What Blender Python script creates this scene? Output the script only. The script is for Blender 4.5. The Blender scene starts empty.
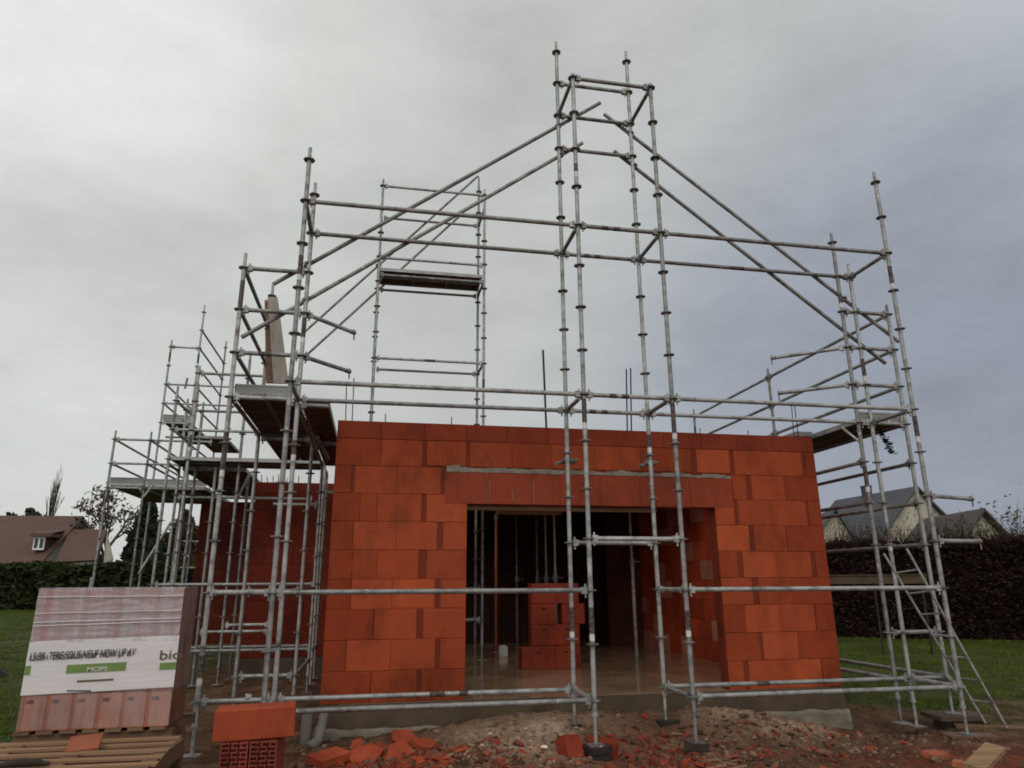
import bpy, bmesh, math, random
from mathutils import Vector, Matrix, noise
random.seed(11)
R = math.radians
SC = bpy.context.scene
COL = SC.collection

# ------------------------------------------------------------------ camera model (solved from the scaffold's half-metre grid)
F_PX, YAW, PITCH, ROLL, CAM_Z = 704.0, 0.189769, 0.278323, 0.005608, 1.0527
def ray(px, py):
    a = (px-512)/F_PX; b = -(py-384)/F_PX
    cr, sr = math.cos(ROLL), math.sin(ROLL)
    a, b = cr*a+sr*b, -sr*a+cr*b
    cp, sp = math.cos(PITCH), math.sin(PITCH)
    yr = cp-sp*b; z = sp+cp*b
    c, s = math.cos(YAW), math.sin(YAW)
    return Vector((c*a+s*yr, -s*a+c*yr, z))
EYE = Vector((0, 0, CAM_Z))
def at(px, py, Y):
    r = ray(px, py); return EYE + r*(Y/r.y)

cam = bpy.data.cameras.new('camera'); cam_o = bpy.data.objects.new('camera', cam); COL.objects.link(cam_o)
fw = ray(512, 384).normalized(); rt = (ray(513, 384)-ray(512, 384)).normalized(); up = rt.cross(fw).normalized()
cam_o.matrix_world = Matrix(((rt.x, up.x, -fw.x, 0), (rt.y, up.y, -fw.y, 0), (rt.z, up.z, -fw.z, CAM_Z), (0, 0, 0, 1)))
cam.sensor_width = 36; cam.lens = F_PX/1024*36; cam.clip_end = 3000; cam.clip_start = 0.05
SC.camera = cam_o
SC.cycles.filter_width = 1.8
SC.view_settings.view_transform = 'Standard'; SC.view_settings.look = 'None'
SC.view_settings.exposure = .1; SC.view_settings.gamma = 1

# ------------------------------------------------------------------ materials
def nt_new(name):
    m = bpy.data.materials.new(name); m.use_nodes = True
    nt = m.node_tree; nt.nodes.clear()
    out = nt.nodes.new('ShaderNodeOutputMaterial'); b = nt.nodes.new('ShaderNodeBsdfPrincipled')
    nt.links.new(b.outputs[0], out.inputs[0])
    return m, nt, b
def N(nt, t, **kw):
    n = nt.nodes.new(t)
    for k, v in kw.items():
        if k.startswith('i_'): n.inputs[k[2:].replace('_', ' ')].default_value = v
        else: setattr(n, k, v)
    return n
def coords(nt, scale=(1, 1, 1), obj=True):
    tc = N(nt, 'ShaderNodeTexCoord'); mp = N(nt, 'ShaderNodeMapping')
    mp.inputs['Scale'].default_value = scale
    nt.links.new(tc.outputs['Object' if obj else 'Generated'], mp.inputs[0]); return mp.outputs[0]
def geo_pos(nt, scale=(1, 1, 1)):
    g = N(nt, 'ShaderNodeNewGeometry'); mp = N(nt, 'ShaderNodeMapping'); mp.inputs['Scale'].default_value = scale
    nt.links.new(g.outputs['Position'], mp.inputs[0]); return mp.outputs[0]
def noise_n(nt, vec, scale, detail=4, rough=.55):
    n = N(nt, 'ShaderNodeTexNoise'); n.inputs['Scale'].default_value = scale; n.inputs['Detail'].default_value = detail
    n.inputs['Roughness'].default_value = rough; nt.links.new(vec, n.inputs['Vector']); return n.outputs['Fac']
def ramp(nt, fac, stops):
    r = N(nt, 'ShaderNodeValToRGB')
    el = r.color_ramp.elements
    while len(el) < len(stops): el.new(.5)
    for e, (p, c) in zip(el, stops): e.position = p; e.color = (c if isinstance(c, tuple) else (c, c, c)) + ((1,) if not isinstance(c, tuple) or len(c) == 3 else ())
    nt.links.new(fac, r.inputs[0]); return r.outputs[0]
def mix(nt, fac, a, b, mode='MIX'):
    m = N(nt, 'ShaderNodeMix', data_type='RGBA', blend_type=mode)
    for sock, v in ((m.inputs[0], fac), (m.inputs[6], a), (m.inputs[7], b)):
        if isinstance(v, (int, float)): sock.default_value = v
        elif isinstance(v, tuple): sock.default_value = v + ((1,) if len(v) == 3 else ())
        else: nt.links.new(v, sock)
    return m.outputs[2]
def bump(nt, b, h, strength=.3, dist=.01):
    bp = N(nt, 'ShaderNodeBump'); bp.inputs['Strength'].default_value = strength; bp.inputs['Distance'].default_value = dist
    nt.links.new(h, bp.inputs['Height']); nt.links.new(bp.outputs[0], b.inputs['Normal'])

def simple(name, c1, c2, scale=6, rough=.7, metal=0, bumps=.2, bscale=40, stretch=(1, 1, 1), detail=5):
    m, nt, b = nt_new(name); v = geo_pos(nt, stretch)
    f = noise_n(nt, v, scale, detail)
    nt.links.new(ramp(nt, f, [(.3, c1), (.7, c2)]), b.inputs['Base Color'])
    b.inputs['Roughness'].default_value = rough; b.inputs['Metallic'].default_value = metal; b.inputs['Specular IOR Level'].default_value = .18
    if bumps: bump(nt, b, noise_n(nt, v, bscale, 4), bumps, .01)
    return m

# galvanised tube: dull zinc, spangled, cement splashes and rust bloom
def steel(name, lo, hi):
    m, nt, b = nt_new(name); v = geo_pos(nt)
    base = ramp(nt, noise_n(nt, v, 9, 6, .65), [(.3, lo), (.72, hi)])
    rust = ramp(nt, noise_n(nt, v, 3.1, 6, .7), [(.60, 0.0), (.72, 1.0)])
    c = mix(nt, rust, base, (.12, .075, .05))
    oi = N(nt, 'ShaderNodeObjectInfo'); c = mix(nt, 1.0, c, ramp(nt, oi.outputs['Random'], [(0, .72), (1, 1.2)]), 'MULTIPLY')
    grime = ramp(nt, noise_n(nt, geo_pos(nt, (1, 1, 1.6)), 5.5, 7, .75), [(.36, .45), (.52, 1.0)]); c = mix(nt, 1.0, c, grime, 'MULTIPLY')
    splash = ramp(nt, noise_n(nt, geo_pos(nt, (1, 1, .8)), 15, 4, .65), [(.645, 0.0), (.69, 1.0)])
    c = mix(nt, splash, c, (.56, .54, .50))
    nt.links.new(c, b.inputs['Base Color'])
    nt.links.new(ramp(nt, noise_n(nt, v, 14, 4), [(.3, .38), (.7, .66)]), b.inputs['Roughness'])
    b.inputs['Metallic'].default_value = .35
    bump(nt, b, noise_n(nt, v, 120, 3), .12, .003)
    return m
M = {}
M['steel'] = steel('galvanised_tube', (.25, .25, .24), (.42, .42, .405))
M['steel_old'] = steel('weathered_tube', (.17, .16, .155), (.31, .30, .285))
M['rosette'] = steel('rosette_steel', (.16, .15, .145), (.28, .27, .26))
M['dark_label'] = simple('dark_sticker', (.018, .016, .016), (.16, .12, .11), 34, .5, 0, 0)
M['white_band'] = simple('white_tape', (.5, .5, .48), (.72, .71, .68), 30, .6, 0, 0)
M['deck_wood'] = simple('deck_plywood', (.065, .030, .022), (.115, .055, .040), 2.2, .55, 0, .25, 30, (1, .25, 1))
M['deck_metal'] = simple('deck_frame_zinc', (.24, .24, .235), (.36, .36, .35), 8, .5, .4, .1)
M['toe'] = simple('toe_board_grey', (.17, .17, .165), (.27, .27, .26), 3, .6, .2, .1, 30, (.4, 1, 3))
M['concrete'] = simple('wet_concrete', (.125, .115, .095), (.21, .195, .165), 2.3, .6, 0, .35, 22)
M['slab_dark'] = simple('damp_slab_side', (.060, .043, .028), (.115, .085, .058), 2.3, .75, 0, .35, 22)
M['concrete_rough'] = simple('footing_concrete', (.13, .115, .085), (.25, .22, .165), 3.2, .8, 0, .7, 14)
M['mortar'] = simple('grey_mortar', (.16, .135, .11), (.27, .24, .20), 9, .85, 0, .6, 40)
M['timber'] = simple('raw_timber', (.20, .115, .062), (.33, .205, .115), 3, .75, 0, .35, 30, (.5, 8, 8))
M['timber_wet'] = simple('wet_timber', (.10, .055, .033), (.20, .115, .07), 3, .6, 0, .35, 30, (.5, 8, 8))
M['timber_pale'] = simple('pale_board', (.20, .18, .15), (.29, .265, .225), 2, .7, 0, .15, 30, (6, 6, .6))
M['block_dark'] = simple('dark_sole_block', (.022, .016, .013), (.05, .037, .029), 8, .7, 0, .3)
M['rebar'] = simple('rebar_steel', (.03, .025, .022), (.075, .05, .04), 20, .7, .4, .3, 200)
M['prop_paint'] = simple('prop_orange', (.28, .085, .04), (.40, .14, .07), 9, .6, .1, .1)
M['bark'] = simple('bark', (.045, .036, .028), (.10, .08, .062), 6, .9, 0, .5, 30)
M['plastic_white'] = simple('white_plastic', (.55, .55, .53), (.66, .66, .64), 5, .5, 0, 0)

def brick_mat(name, ribs=True):
    m, nt, b = nt_new(name); v = geo_pos(nt)
    at_ = N(nt, 'ShaderNodeAttribute', attribute_name='tone')
    stain = ramp(nt, mix(nt, .4, noise_n(nt, v, 1.5, 6, .62), noise_n(nt, geo_pos(nt, (1, 1, .45)), 6, 6, .65)), [(.36, .62), (.50, .96), (.64, 1.18)])
    fine = ramp(nt, noise_n(nt, v, 45, 4, .7), [(.25, .86), (.75, 1.10)])
    c = mix(nt, 1.0, at_.outputs['Color'], stain, 'MULTIPLY'); c = mix(nt, 1.0, c, fine, 'MULTIPLY')
    lime = ramp(nt, noise_n(nt, geo_pos(nt, (7, 7, .9)), 2.2, 5, .6), [(.66, 0.0), (.86, .22)])
    c = mix(nt, lime, c, (.42, .26, .2))
    smear = ramp(nt, noise_n(nt, geo_pos(nt, (1, 1, 1.8)), 7.5, 7, .72), [(.64, 0.0), (.72, .30)])
    c = mix(nt, smear, c, (.30, .17, .115))
    nt.links.new(c, b.inputs['Base Color'])
    nt.links.new(ramp(nt, noise_n(nt, v, 3, 4), [(.3, .55), (.7, .85)]), b.inputs['Roughness'])
    b.inputs['Specular IOR Level'].default_value = .12
    w = N(nt, 'ShaderNodeTexWave', wave_type='BANDS', bands_direction='X'); w.inputs['Scale'].default_value = 22; w.inputs['Distortion'].default_value = .6
    nt.links.new(v, w.inputs['Vector'])
    h = mix(nt, .35, noise_n(nt, v, 60, 4), w.outputs['Fac'] if ribs else noise_n(nt, v, 20, 3))
    bump(nt, b, h, .22, .006)
    return m
M['brick'] = brick_mat('terracotta_block')
M['shard'] = brick_mat('broken_terracotta', False)

def leaf_mat(name, c1, c2, scale=1.5):
    m, nt, b = nt_new(name)
    at_ = N(nt, 'ShaderNodeAttribute', attribute_name='tone')
    c = mix(nt, at_.outputs['Fac'], c1, c2)
    f = ramp(nt, noise_n(nt, geo_pos(nt), scale, 3), [(.3, .75), (.7, 1.2)])
    nt.links.new(mix(nt, 1.0, c, f, 'MULTIPLY'), b.inputs['Base Color'])
    b.inputs['Roughness'].default_value = .8; b.inputs['Specular IOR Level'].default_value = .08
    return m
M['leaf_hedge'] = leaf_mat('hedge_leaf', (.012, .018, .007), (.036, .048, .016))
M['leaf_beech'] = leaf_mat('beech_leaf', (.012, .007, .006), (.042, .021, .015))
M['leaf_brown'] = leaf_mat('dry_leaf', (.035, .024, .014), (.085, .062, .036))
M['leaf_conifer'] = leaf_mat('conifer_needle', (.012, .018, .012), (.040, .048, .030))
M['leaf_pale'] = leaf_mat('sapling_leaf', (.035, .035, .018), (.10, .095, .05))
M['twig'] = leaf_mat('bare_twig', (.06, .045, .035), (.13, .105, .085))
M['blade'] = leaf_mat('grass_blade', (.040, .056, .006), (.105, .145, .016), .7)

def tile_mat(name, c1, c2):
    m, nt, b = nt_new(name); v = geo_pos(nt)
    c = ramp(nt, noise_n(nt, v, .9, 6, .65), [(.3, c1), (.7, c2)])
    w = N(nt, 'ShaderNodeTexWave', wave_type='BANDS', bands_direction='Z'); w.inputs['Scale'].default_value = 2.2; w.inputs['Distortion'].default_value = .2
    nt.links.new(v, w.inputs['Vector'])
    c = mix(nt, .35, c, ramp(nt, w.outputs['Fac'], [(0, (.02, .015, .012)), (.3, c2)]))
    nt.links.new(c, b.inputs['Base Color']); b.inputs['Roughness'].default_value = .75
    bump(nt, b, w.outputs['Fac'], .5, .05)
    return m
M['tile_brown'] = tile_mat('clay_tile', (.075, .036, .026), (.118, .058, .042))
M['tile_slate'] = tile_mat('slate', (.045, .047, .055), (.078, .080, .092))
M['tile_dark'] = tile_mat('dark_tile', (.045, .035, .032), (.075, .058, .052))
M['render'] = simple('cream_render', (.36, .33, .255), (.46, .43, .34), 1.2, .9, 0, .2)
M['glass_far'] = simple('window_glass', (.03, .035, .045), (.06, .07, .085), 1, .15, 0, 0)
M['frame_white'] = simple('white_frame', (.6, .6, .6), (.7, .7, .7), 2, .5, 0, 0)

# shrink film: clear plastic, milky where it is creased
def film_mat(name, lo, hi):
    m = bpy.data.materials.new(name); m.use_nodes = True; nt = m.node_tree; nt.nodes.clear()
    out = N(nt, 'ShaderNodeOutputMaterial'); b = N(nt, 'ShaderNodeBsdfPrincipled'); t = N(nt, 'ShaderNodeBsdfTransparent'); ms = N(nt, 'ShaderNodeMixShader')
    b.inputs['Base Color'].default_value = (.56, .50, .52, 1); b.inputs['Roughness'].default_value = .32
    v = geo_pos(nt, (6, 6, .22)); v2 = geo_pos(nt, (.6, .6, 5))
    f = mix(nt, .28, noise_n(nt, v, 2.4, 6, .6), noise_n(nt, v2, 2.0, 4, .6))
    nt.links.new(ramp(nt, f, [(.36, lo), (.66, hi)]), ms.inputs[0])
    nt.links.new(t.outputs[0], ms.inputs[1]); nt.links.new(b.outputs[0], ms.inputs[2]); nt.links.new(ms.outputs[0], out.inputs[0])
    bump(nt, b, f, .5, .02)
    return m
M['film'] = film_mat('shrink_film', .16, .62); M['film_clear'] = film_mat('clear_film', .02, .16); M['film_haze'] = film_mat('hazy_film', .03, .20)
M['print_white'] = simple('printed_film', (.60, .57, .57), (.68, .65, .65), 2.5, .4, 0, .3, 9, (1, 1, 4))
M['print_green'] = simple('print_green', (.13, .21, .065), (.17, .26, .085), 9, .45, 0, 0)
M['print_black'] = simple('print_black', (.045, .04, .04), (.10, .09, .09), 30, .5, 0, 0)
M['print_olive'] = simple('print_olive', (.10, .085, .05), (.13, .11, .07), 9, .5, 0, 0)

# ground: the soil / sand / grass split is stored on the mesh
def ground_mat():
    m, nt, b = nt_new('site_ground'); v = geo_pos(nt)
    soil = ramp(nt, noise_n(nt, v, 3.2, 8, .68), [(.28, (.036, .019, .011)), (.5, (.108, .060, .037)), (.74, (.23, .138, .088))])
    red = ramp(nt, noise_n(nt, v, 9, 7, .7), [(.4, (.080, .026, .014)), (.66, (.27, .055, .024))])
    sand = ramp(nt, noise_n(nt, v, 14, 8, .7), [(.28, (.15, .10, .064)), (.5, (.34, .245, .165)), (.72, (.52, .41, .29))])
    grass = ramp(nt, noise_n(nt, v, 1.6, 8, .7), [(.3, (.030, .030, .009)), (.55, (.046, .070, .010)), (.78, (.080, .066, .028))])
    a = N(nt, 'ShaderNodeAttribute', attribute_name='zone'); s = N(nt, 'ShaderNodeSeparateColor'); nt.links.new(a.outputs['Color'], s.inputs[0])
    c = mix(nt, s.outputs[0], soil, grass); c = mix(nt, s.outputs[1], c, red); c = mix(nt, s.outputs[2], c, sand)
    nt.links.new(c, b.inputs['Base Color'])
    nt.links.new(ramp(nt, noise_n(nt, v, 2, 4), [(.35, .55), (.6, .95)]), b.inputs['Roughness'])
    b.inputs['Specular IOR Level'].default_value = .06
    bump(nt, b, noise_n(nt, v, 26, 8, .7), .9, .03)
    return m
M['ground'] = ground_mat()
def floor_mat():
    m, nt, b = nt_new('wet_slab'); v = geo_pos(nt)
    c = ramp(nt, noise_n(nt, v, 1.3, 6, .6), [(.3, (.19, .115, .066)), (.7, (.33, .215, .135))])
    nt.links.new(c, b.inputs['Base Color'])
    nt.links.new(ramp(nt, noise_n(nt, v, .9, 4), [(.40, .06), (.62, .26)]), b.inputs['Roughness'])
    bump(nt, b, noise_n(nt, v, 5, 3), .05, .01)
    return m
M['floor'] = floor_mat()

# ------------------------------------------------------------------ mesh helpers
class MB:
    def __init__(s): s.v = []; s.f = []; s.m = []; s.t = []; s.sm = []
    def add(s, verts, faces, tone=None, mi=0, smooth=False):
        o = len(s.v); s.v += [tuple(p) for p in verts]
        for f in faces: s.f.append([i+o for i in f]); s.m.append(mi); s.t.append(tone); s.sm.append(smooth)
    def box(s, x0, x1, y0, y1, z0, z1, tone=None, mi=0, mat=None):
        vs = [Vector(p) for p in ((x0,y0,z0),(x1,y0,z0),(x1,y1,z0),(x0,y1,z0),(x0,y0,z1),(x1,y0,z1),(x1,y1,z1),(x0,y1,z1))]
        if mat: vs = [mat @ p for p in vs]
        s.add(vs, [(3,2,1,0),(4,5,6,7),(0,1,5,4),(1,2,6,5),(2,3,7,6),(3,0,4,7)], tone, mi)
    def tube(s, p, q, r, n=10, r2=None, cap=True, tone=None, mi=0):
        p = Vector(p); q = Vector(q); d = (q-p)
        if d.length < 1e-6: return
        d.normalize(); a = d.orthogonal().normalized(); b = d.cross(a); r2 = r if r2 is None else r2
        vs = []
        for c, rr in ((p, r), (q, r2)):
            for i in range(n):
                t = 2*math.pi*i/n; vs.append(c + (a*math.cos(t)+b*math.sin(t))*rr)
        fs = [(i, (i+1) % n, n+(i+1) % n, n+i) for i in range(n)]
        s.add(vs, fs, tone, mi, True)
        if cap: s.add(vs, [tuple(reversed(range(n))), tuple(range(n, 2*n))], tone, mi)
    def build(s, name, mats, parent=None, loc=None):
        me = bpy.data.meshes.new(name); me.from_pydata(s.v, [], s.f)
        for m in (mats if isinstance(mats, (list, tuple)) else [mats]): me.materials.append(m)
        for p, mi, sm in zip(me.polygons, s.m, s.sm): p.material_index = mi; p.use_smooth = sm
        if any(t is not None for t in s.t):
            ca = me.color_attributes.new('tone', 'FLOAT_COLOR', 'CORNER')
            k = 0
            for p, t in zip(me.polygons, s.t):
                if t is None: c = (.5, .5, .5, 1)
                elif isinstance(t, (int, float)): c = (t, t, t, 1)
                else: c = (*t, 1)
                for _ in range(p.loop_total): ca.data[k].color = c; k += 1
        me.update()
        return link(name, me, parent, loc)
def link(name, me, parent=None, loc=None):
    o = bpy.data.objects.new(name, me); COL.objects.link(o)
    if parent is not None:
        o.parent = parent
        if parent.parent is None: o.matrix_parent_inverse = parent.matrix_basis.inverted()   # parts keep world coordinates
    if loc is not None: o.location = loc
    return o
def tag(o, label=None, cat=None, group=None, kind=None):
    for k, v in (('label', label), ('category', cat), ('group', group), ('kind', kind)):
        if v: o[k] = v
    return o
def thing(name, loc, label, cat, group=None):
    o = bpy.data.objects.new(name, None); COL.objects.link(o); o.location = loc; o.empty_display_size = .2
    o.matrix_basis = Matrix.Translation(Vector(loc))
    return tag(o, label, cat, group)

# ------------------------------------------------------------------ ground
def sm(a, b, x):
    t = max(0, min(1, (x-a)/(b-a))); return t*t*(3-2*t)
def blob(x, y, cx, cy, rx, ry): return math.exp(-((x-cx)/rx)**2-((y-cy)/ry)**2)
def gz(x, y):
    z = -.47
    if y > 15 and x < 2: z += .028*(y-15)*sm(2, -6, x) if y < 60 else .028*45*sm(2, -6, x)
    z += .22*blob(x, y, 2.0, 7.95, 1.4, .5) + .10*blob(x, y, 3.7, 8.0, .6, .5)
    z += .10*blob(x, y, 3.75, 7.5, .6, .4) + .10*blob(x, y, 1.3, 7.1, .5, .5) + .06*blob(x, y, .4, 6.9, .8, .7) - .07*blob(x, y, 2.5, 6.9, .9, .5)
    z += .08*blob(x, y, 4.35, 7.8, .7, .35) - .16*blob(x, y, 5.7, 7.9, .8, .6) - .05*blob(x, y, 4.4, 6.9, .5, .3)
    near = sm(40, 14, y)*sm(-25, -6, x)*sm(30, 12, x)
    z += near*(.035*noise.noise((x*1.3, y*1.3, 0)) + .022*noise.noise((x*4, y*4, 3)))
    if 5 < y < 9 and -1.5 < x < 6.5: z += .03*noise.noise((x*7, y*7, 7))+.024*noise.noise((x*14, y*14, 8))
    return z
def axis(fine0, fine1, step, lo, hi, grow=1.16):
    xs = [fine0]; x = fine0
    while x < fine1: x += step; xs.append(x)
    d = step
    while x < hi: d *= grow; x += d; xs.append(x)
    d = step; x = fine0; pre = []
    while x > lo: d *= grow; x -= d; pre.append(x)
    return pre[::-1] + xs
def zone(x, y):
    g = 1-sm(1.0, .0, max(0, (-2.2-x)/1.6 if x < -2.2 else 0, (x-5.6)/1.2 if x > 5.6 else 0))
    g *= sm(7.0, 9.6, y + 1.6*noise.noise((x*.9, y*.9, 9))) if x > 4.6 else 1
    g = max(0, min(1, g + .45*noise.noise((x*1.1, y*1.1, 2))))if .02 < g else g
    if y > 26: g = 1
    r = max(blob(x, y, .2, 6.7, 1.0, .7), blob(x, y, 2.6, 6.7, .8, .8), .7*blob(x, y, 5.2, 6.1, 1.2, .5), .6*blob(x, y, 1.2, 6.2, 2, .5))
    r = max(0, min(1, r*1.0 + .4*noise.noise((x*3, y*3, 5))*r))
    s_ = max(blob(x, y, 1.55, 7.35, .85, .75), 1.0*blob(x, y, 4.25, 7.6, .80, .45), .55*blob(x, y, 3.0, 6.9, .5, .4))
    s_ = max(0, min(1, 1.25*s_*(.75+.6*noise.noise((x*2.5, y*2.5, 1)))))
    return g, r*(1-.6*g), s_
xs = axis(-4.5, 8.5, .07, -420, 460); ys = axis(4.6, 11.5, .055, -60, 900)
gv = [(x, y, gz(x, y)) for y in ys for x in xs]; nx = len(xs)
gf = [(j*nx+i, j*nx+i+1, (j+1)*nx+i+1, (j+1)*nx+i) for j in range(len(ys)-1) for i in range(nx-1)]
me = bpy.data.meshes.new('ground'); me.from_pydata(gv, [], gf); me.materials.append(M['ground'])
ca = me.color_attributes.new('zone', 'FLOAT_COLOR', 'POINT')
for i, p in enumerate(gv): ca.data[i].color = (*zone(p[0], p[1]), 1)
for p in me.polygons: p.use_smooth = True
tag(link('ground', me), kind='structure')

# grass blades
def blades(pts, hmin, hmax, w):
    b = MB()
    for x, y in pts:
        z = gz(x, y)-.01; h = random.uniform(hmin, hmax); a = random.uniform(0, 6.28); ln = random.uniform(.1, .8)*h
        dx, dy = math.cos(a)*w, math.sin(a)*w; lx, ly = -math.sin(a)*ln, math.cos(a)*ln
        b.add([(x-dx, y-dy, z), (x+dx, y+dy, z), (x+dx*.5+lx*.4, y+dy*.5+ly*.4, z+h*.6), (x+lx, y+ly, z+h*(.95))], [(0, 1, 2, 3)], max(0, min(1, .25+.45*random.random()+.9*noise.noise((x*.7, y*.7, 6)))))
    return b
pts = []
for _ in range(95000):
    y = 6.2 + 15*random.random()**1.4; x = random.uniform(4.8, 6+.95*y)
    if x < 6.0 and y > 7.5: continue
    g, r, s_ = zone(x, y)
    if random.random() < g*(.06+1.2*max(0, noise.noise((x*.9, y*.9, 4))+.25)): pts.append((x, y))
for _ in range(40000):
    y = 7.0 + 26*random.random()**1.3; x = random.uniform(-1.9-.55*y, -1.9-.22*(y-7))
    if y > 13 and x > -5.8: continue
    if random.random() < zone(x, y)[0]*.8: pts.append((x, y))
tag(blades(pts, .022, .065, .009).build('grass', M['blade']), kind='stuff')

# ------------------------------------------------------------------ house
HY = 8.2; HX0, HX1 = -.483, 5.592; FLOOR = -.135; CH = .3145; TOP = 2.905
def ck(k): return FLOOR + CH*k
BR, MD, DK = (.345, .066, .0235), (.30, .055, .0195), (.245, .043, .0155)
def tone(t, j=.10):
    k = 1+random.uniform(-j, j); return tuple(c*k for c in t)
house = thing('brick_house', (2.5, HY, FLOOR), 'unfinished orange clay block house with a wide dark opening and flat unroofed walls', 'house')
def block(b, x0, x1, z0, z1, yf, t, dep=.03, sign=1):
    # one clay block face with eased arrises
    y1 = yf+.004*sign; yb = yf+dep*sign; J = lambda: random.uniform(.001, .006)+(random.uniform(.006, .022) if random.random() < .10 else 0)
    vs = [(x0+J(), yf, z0+J()), (x1-J(), yf, z0+J()), (x1-J(), yf, z1-J()), (x0+J(), yf, z1-J()),
          (x0, y1, z0), (x1, y1, z0), (x1, y1, z1), (x0, y1, z1), (x0, yb, z0), (x1, yb, z0), (x1, yb, z1), (x0, yb, z1)]
    fs = [(0,1,2,3),(4,5,1,0),(5,6,2,1),(6,7,3,2),(7,4,0,3),(8,9,5,4),(9,10,6,5),(10,11,7,6),(11,8,4,7)]
    if sign < 0: fs = [tuple(reversed(f)) for f in fs]
    b.add(vs, fs, t)
OX0, OX1, OTOP, LTOP = 1.037, 4.131, 1.965, 2.335
# front wall: the block joints read off the photograph (pixel x in each course -> metres)
rows = {
 9: (452, [(338,381,'d'),(381,422.5,'m'),(427,466,'m'),(470,512,'m'),(512,552,'d'),(552,594,'m'),(594,640,'m'),(640,690,'d'),(696,729,'b'),(733,770,'m'),(770,801,'m'),(804.5,817,'d')]),
 8: (480, [(337,351,'d'),(354.5,397,'b'),(397,441,'b'),(732,746,'m'),(751,784,'m'),(784,820,'d')]),
 7: (508, [(334,360,'d'),(360,377,'m'),(377,421.5,'b'),(426.5,467,'b'),(716,734,'m'),(738,771,'m'),(771,806,'m'),(808,823,'d')]),
 6: (537, [(332,352.5,'d'),(353,396,'b'),(396,437,'b'),(443,467,'b'),(716.5,749.5,'b'),(754,786.5,'m'),(787,826,'d')]),
 5: (565, [(330,352,'d'),(352,377,'m'),(377,418.5,'m'),(426.5,466,'m'),(718,738,'d'),(743.5,777,'b'),(777,811.5,'b'),(816,828,'d')]),
 4: (594, [(329,350.5,'d'),(351,392,'b'),(392,435,'b'),(440.5,466,'m'),(719,753,'m'),(759,793,'m'),(793,830,'d')]),
 3: (625, [(326,373,'d'),(374,416.5,'b'),(423,465,'m'),(721,746,'d'),(746,781,'b'),(781,816,'b'),(817,834,'d')]),
 2: (657, [(325,345.5,'d'),(346,390,'b'),(390,435,'b'),(440,465,'m'),(722,761.5,'d'),(764.5,800,'b'),(800,836,'d')]),
 1: (688, [(323,370,'d'),(371,416.5,'m'),(421,465,'d'),(724,745.5,'m'),(750.5,788,'b'),(788,824,'b'),(825,840,'d')])}
T = {'b': BR, 'm': MD, 'd': DK}
b = MB()
body = (.165, .030, .014)
for (x0, x1, z0, z1) in ((HX0, OX0, FLOOR, LTOP), (OX1, HX1, FLOOR, LTOP), (HX0, HX1, LTOP, 2.70)):
    b.box(x0+.001, x1-.001, HY+.009, HY+.2, z0, z1, body)
for k, (py, lst) in rows.items():
    z0, z1 = ck(k-1), ck(k)
    for (a, c, t) in lst:
        x0, x1 = at(a, py, HY).x, at(c, py, HY).x
        if abs(x0-HX0) < .06: x0 = HX0
        if abs(x1-HX1) < .07: x1 = HX1
        if a < 470 and abs(x1-OX0) < .07 and k < 8: x1 = OX0
        if abs(x0-OX1) < .08 and k < 8: x0 = OX1
        zz0 = z0
        if k == 9 and .74 < (x0+x1)/2 < 4.42: zz0 = LTOP+.062
        g = random.uniform(.0005, .002)
        block(b, x0+g, x1-g, zz0+random.uniform(.0008, .003), z1-random.uniform(.0006, .002), HY+random.uniform(-.002, .002), tone(T[t]))
x = HX0; random.seed(5)
while x < HX1-.01:                                   # thin top course of chain blocks
    x1 = min(HX1, x+.5)
    block(b, x+.002, x1-.002, 2.699, TOP, HY+random.uniform(-.002, .002), tone((.21, .035, .0145), .07)); x = x1
b.box(HX0+.002, HX1-.002, HY+.03, HY+.2, 2.70, TOP-.004, (.30, .05, .022))
b.build('wall', M['brick'], house)
# lintel
b = MB()
xs_ = [at(p, 490, HY).x for p in (444.5, 489, 532, 560, 600, 640, 690, 732)]
for a, c in zip(xs_, xs_[1:]): block(b, a+.001, c-.001, OTOP, LTOP, HY-.004, tone((.25, .048, .023), .05), .04)
b.box(OX0, OX1, HY+.036, HY+.19, OTOP, LTOP-.01, (.3, .06, .03)); b.build('lintel', M['brick'], house)
b = MB()
n = 46; L0, L1 = xs_[0]+.02, xs_[-1]
for i in range(n):
    a = L0+(L1-L0)*i/n; c = L0+(L1-L0)*(i+1)/n
    u = i/n; th_ = max(.012, .050-.02*u+.034*noise.noise((a*4, 0, 0))+random.uniform(-.008, .008))
    b.box(a, c, HY-.008-.012*max(0, noise.noise((a*7, 2, 0)))+random.uniform(-.004, .004), HY+.03, LTOP+.0005-.02*max(0, noise.noise((a*9, 4, 0))), LTOP+.008+th_)
for (px_, ya, yb_) in ((489.5, 478, 503), (512.5, 490, 501), (533.5, 481, 503)):
    if px_ == 489.5: b.build('mortar_bed', M['mortar'], house)
    b = MB(); p, q = at(px_, yb_, HY-.006), at(px_, ya, HY-.006); b.box(p.x-.0035, p.x+.0035, HY-.0065, HY+.01, p.z, q.z); b.build('mortar_streak', M['mortar'], house)
b = MB(); b.box(OX0+.01, 3.42, HY+.14, HY+.23, OTOP-.052, OTOP-.006); b.box(OX0+.45, OX0+1.25, HY+.45, HY+.60, OTOP-.06, OTOP-.02)
b.build('formwork_board', M['timber'], house)
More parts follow.
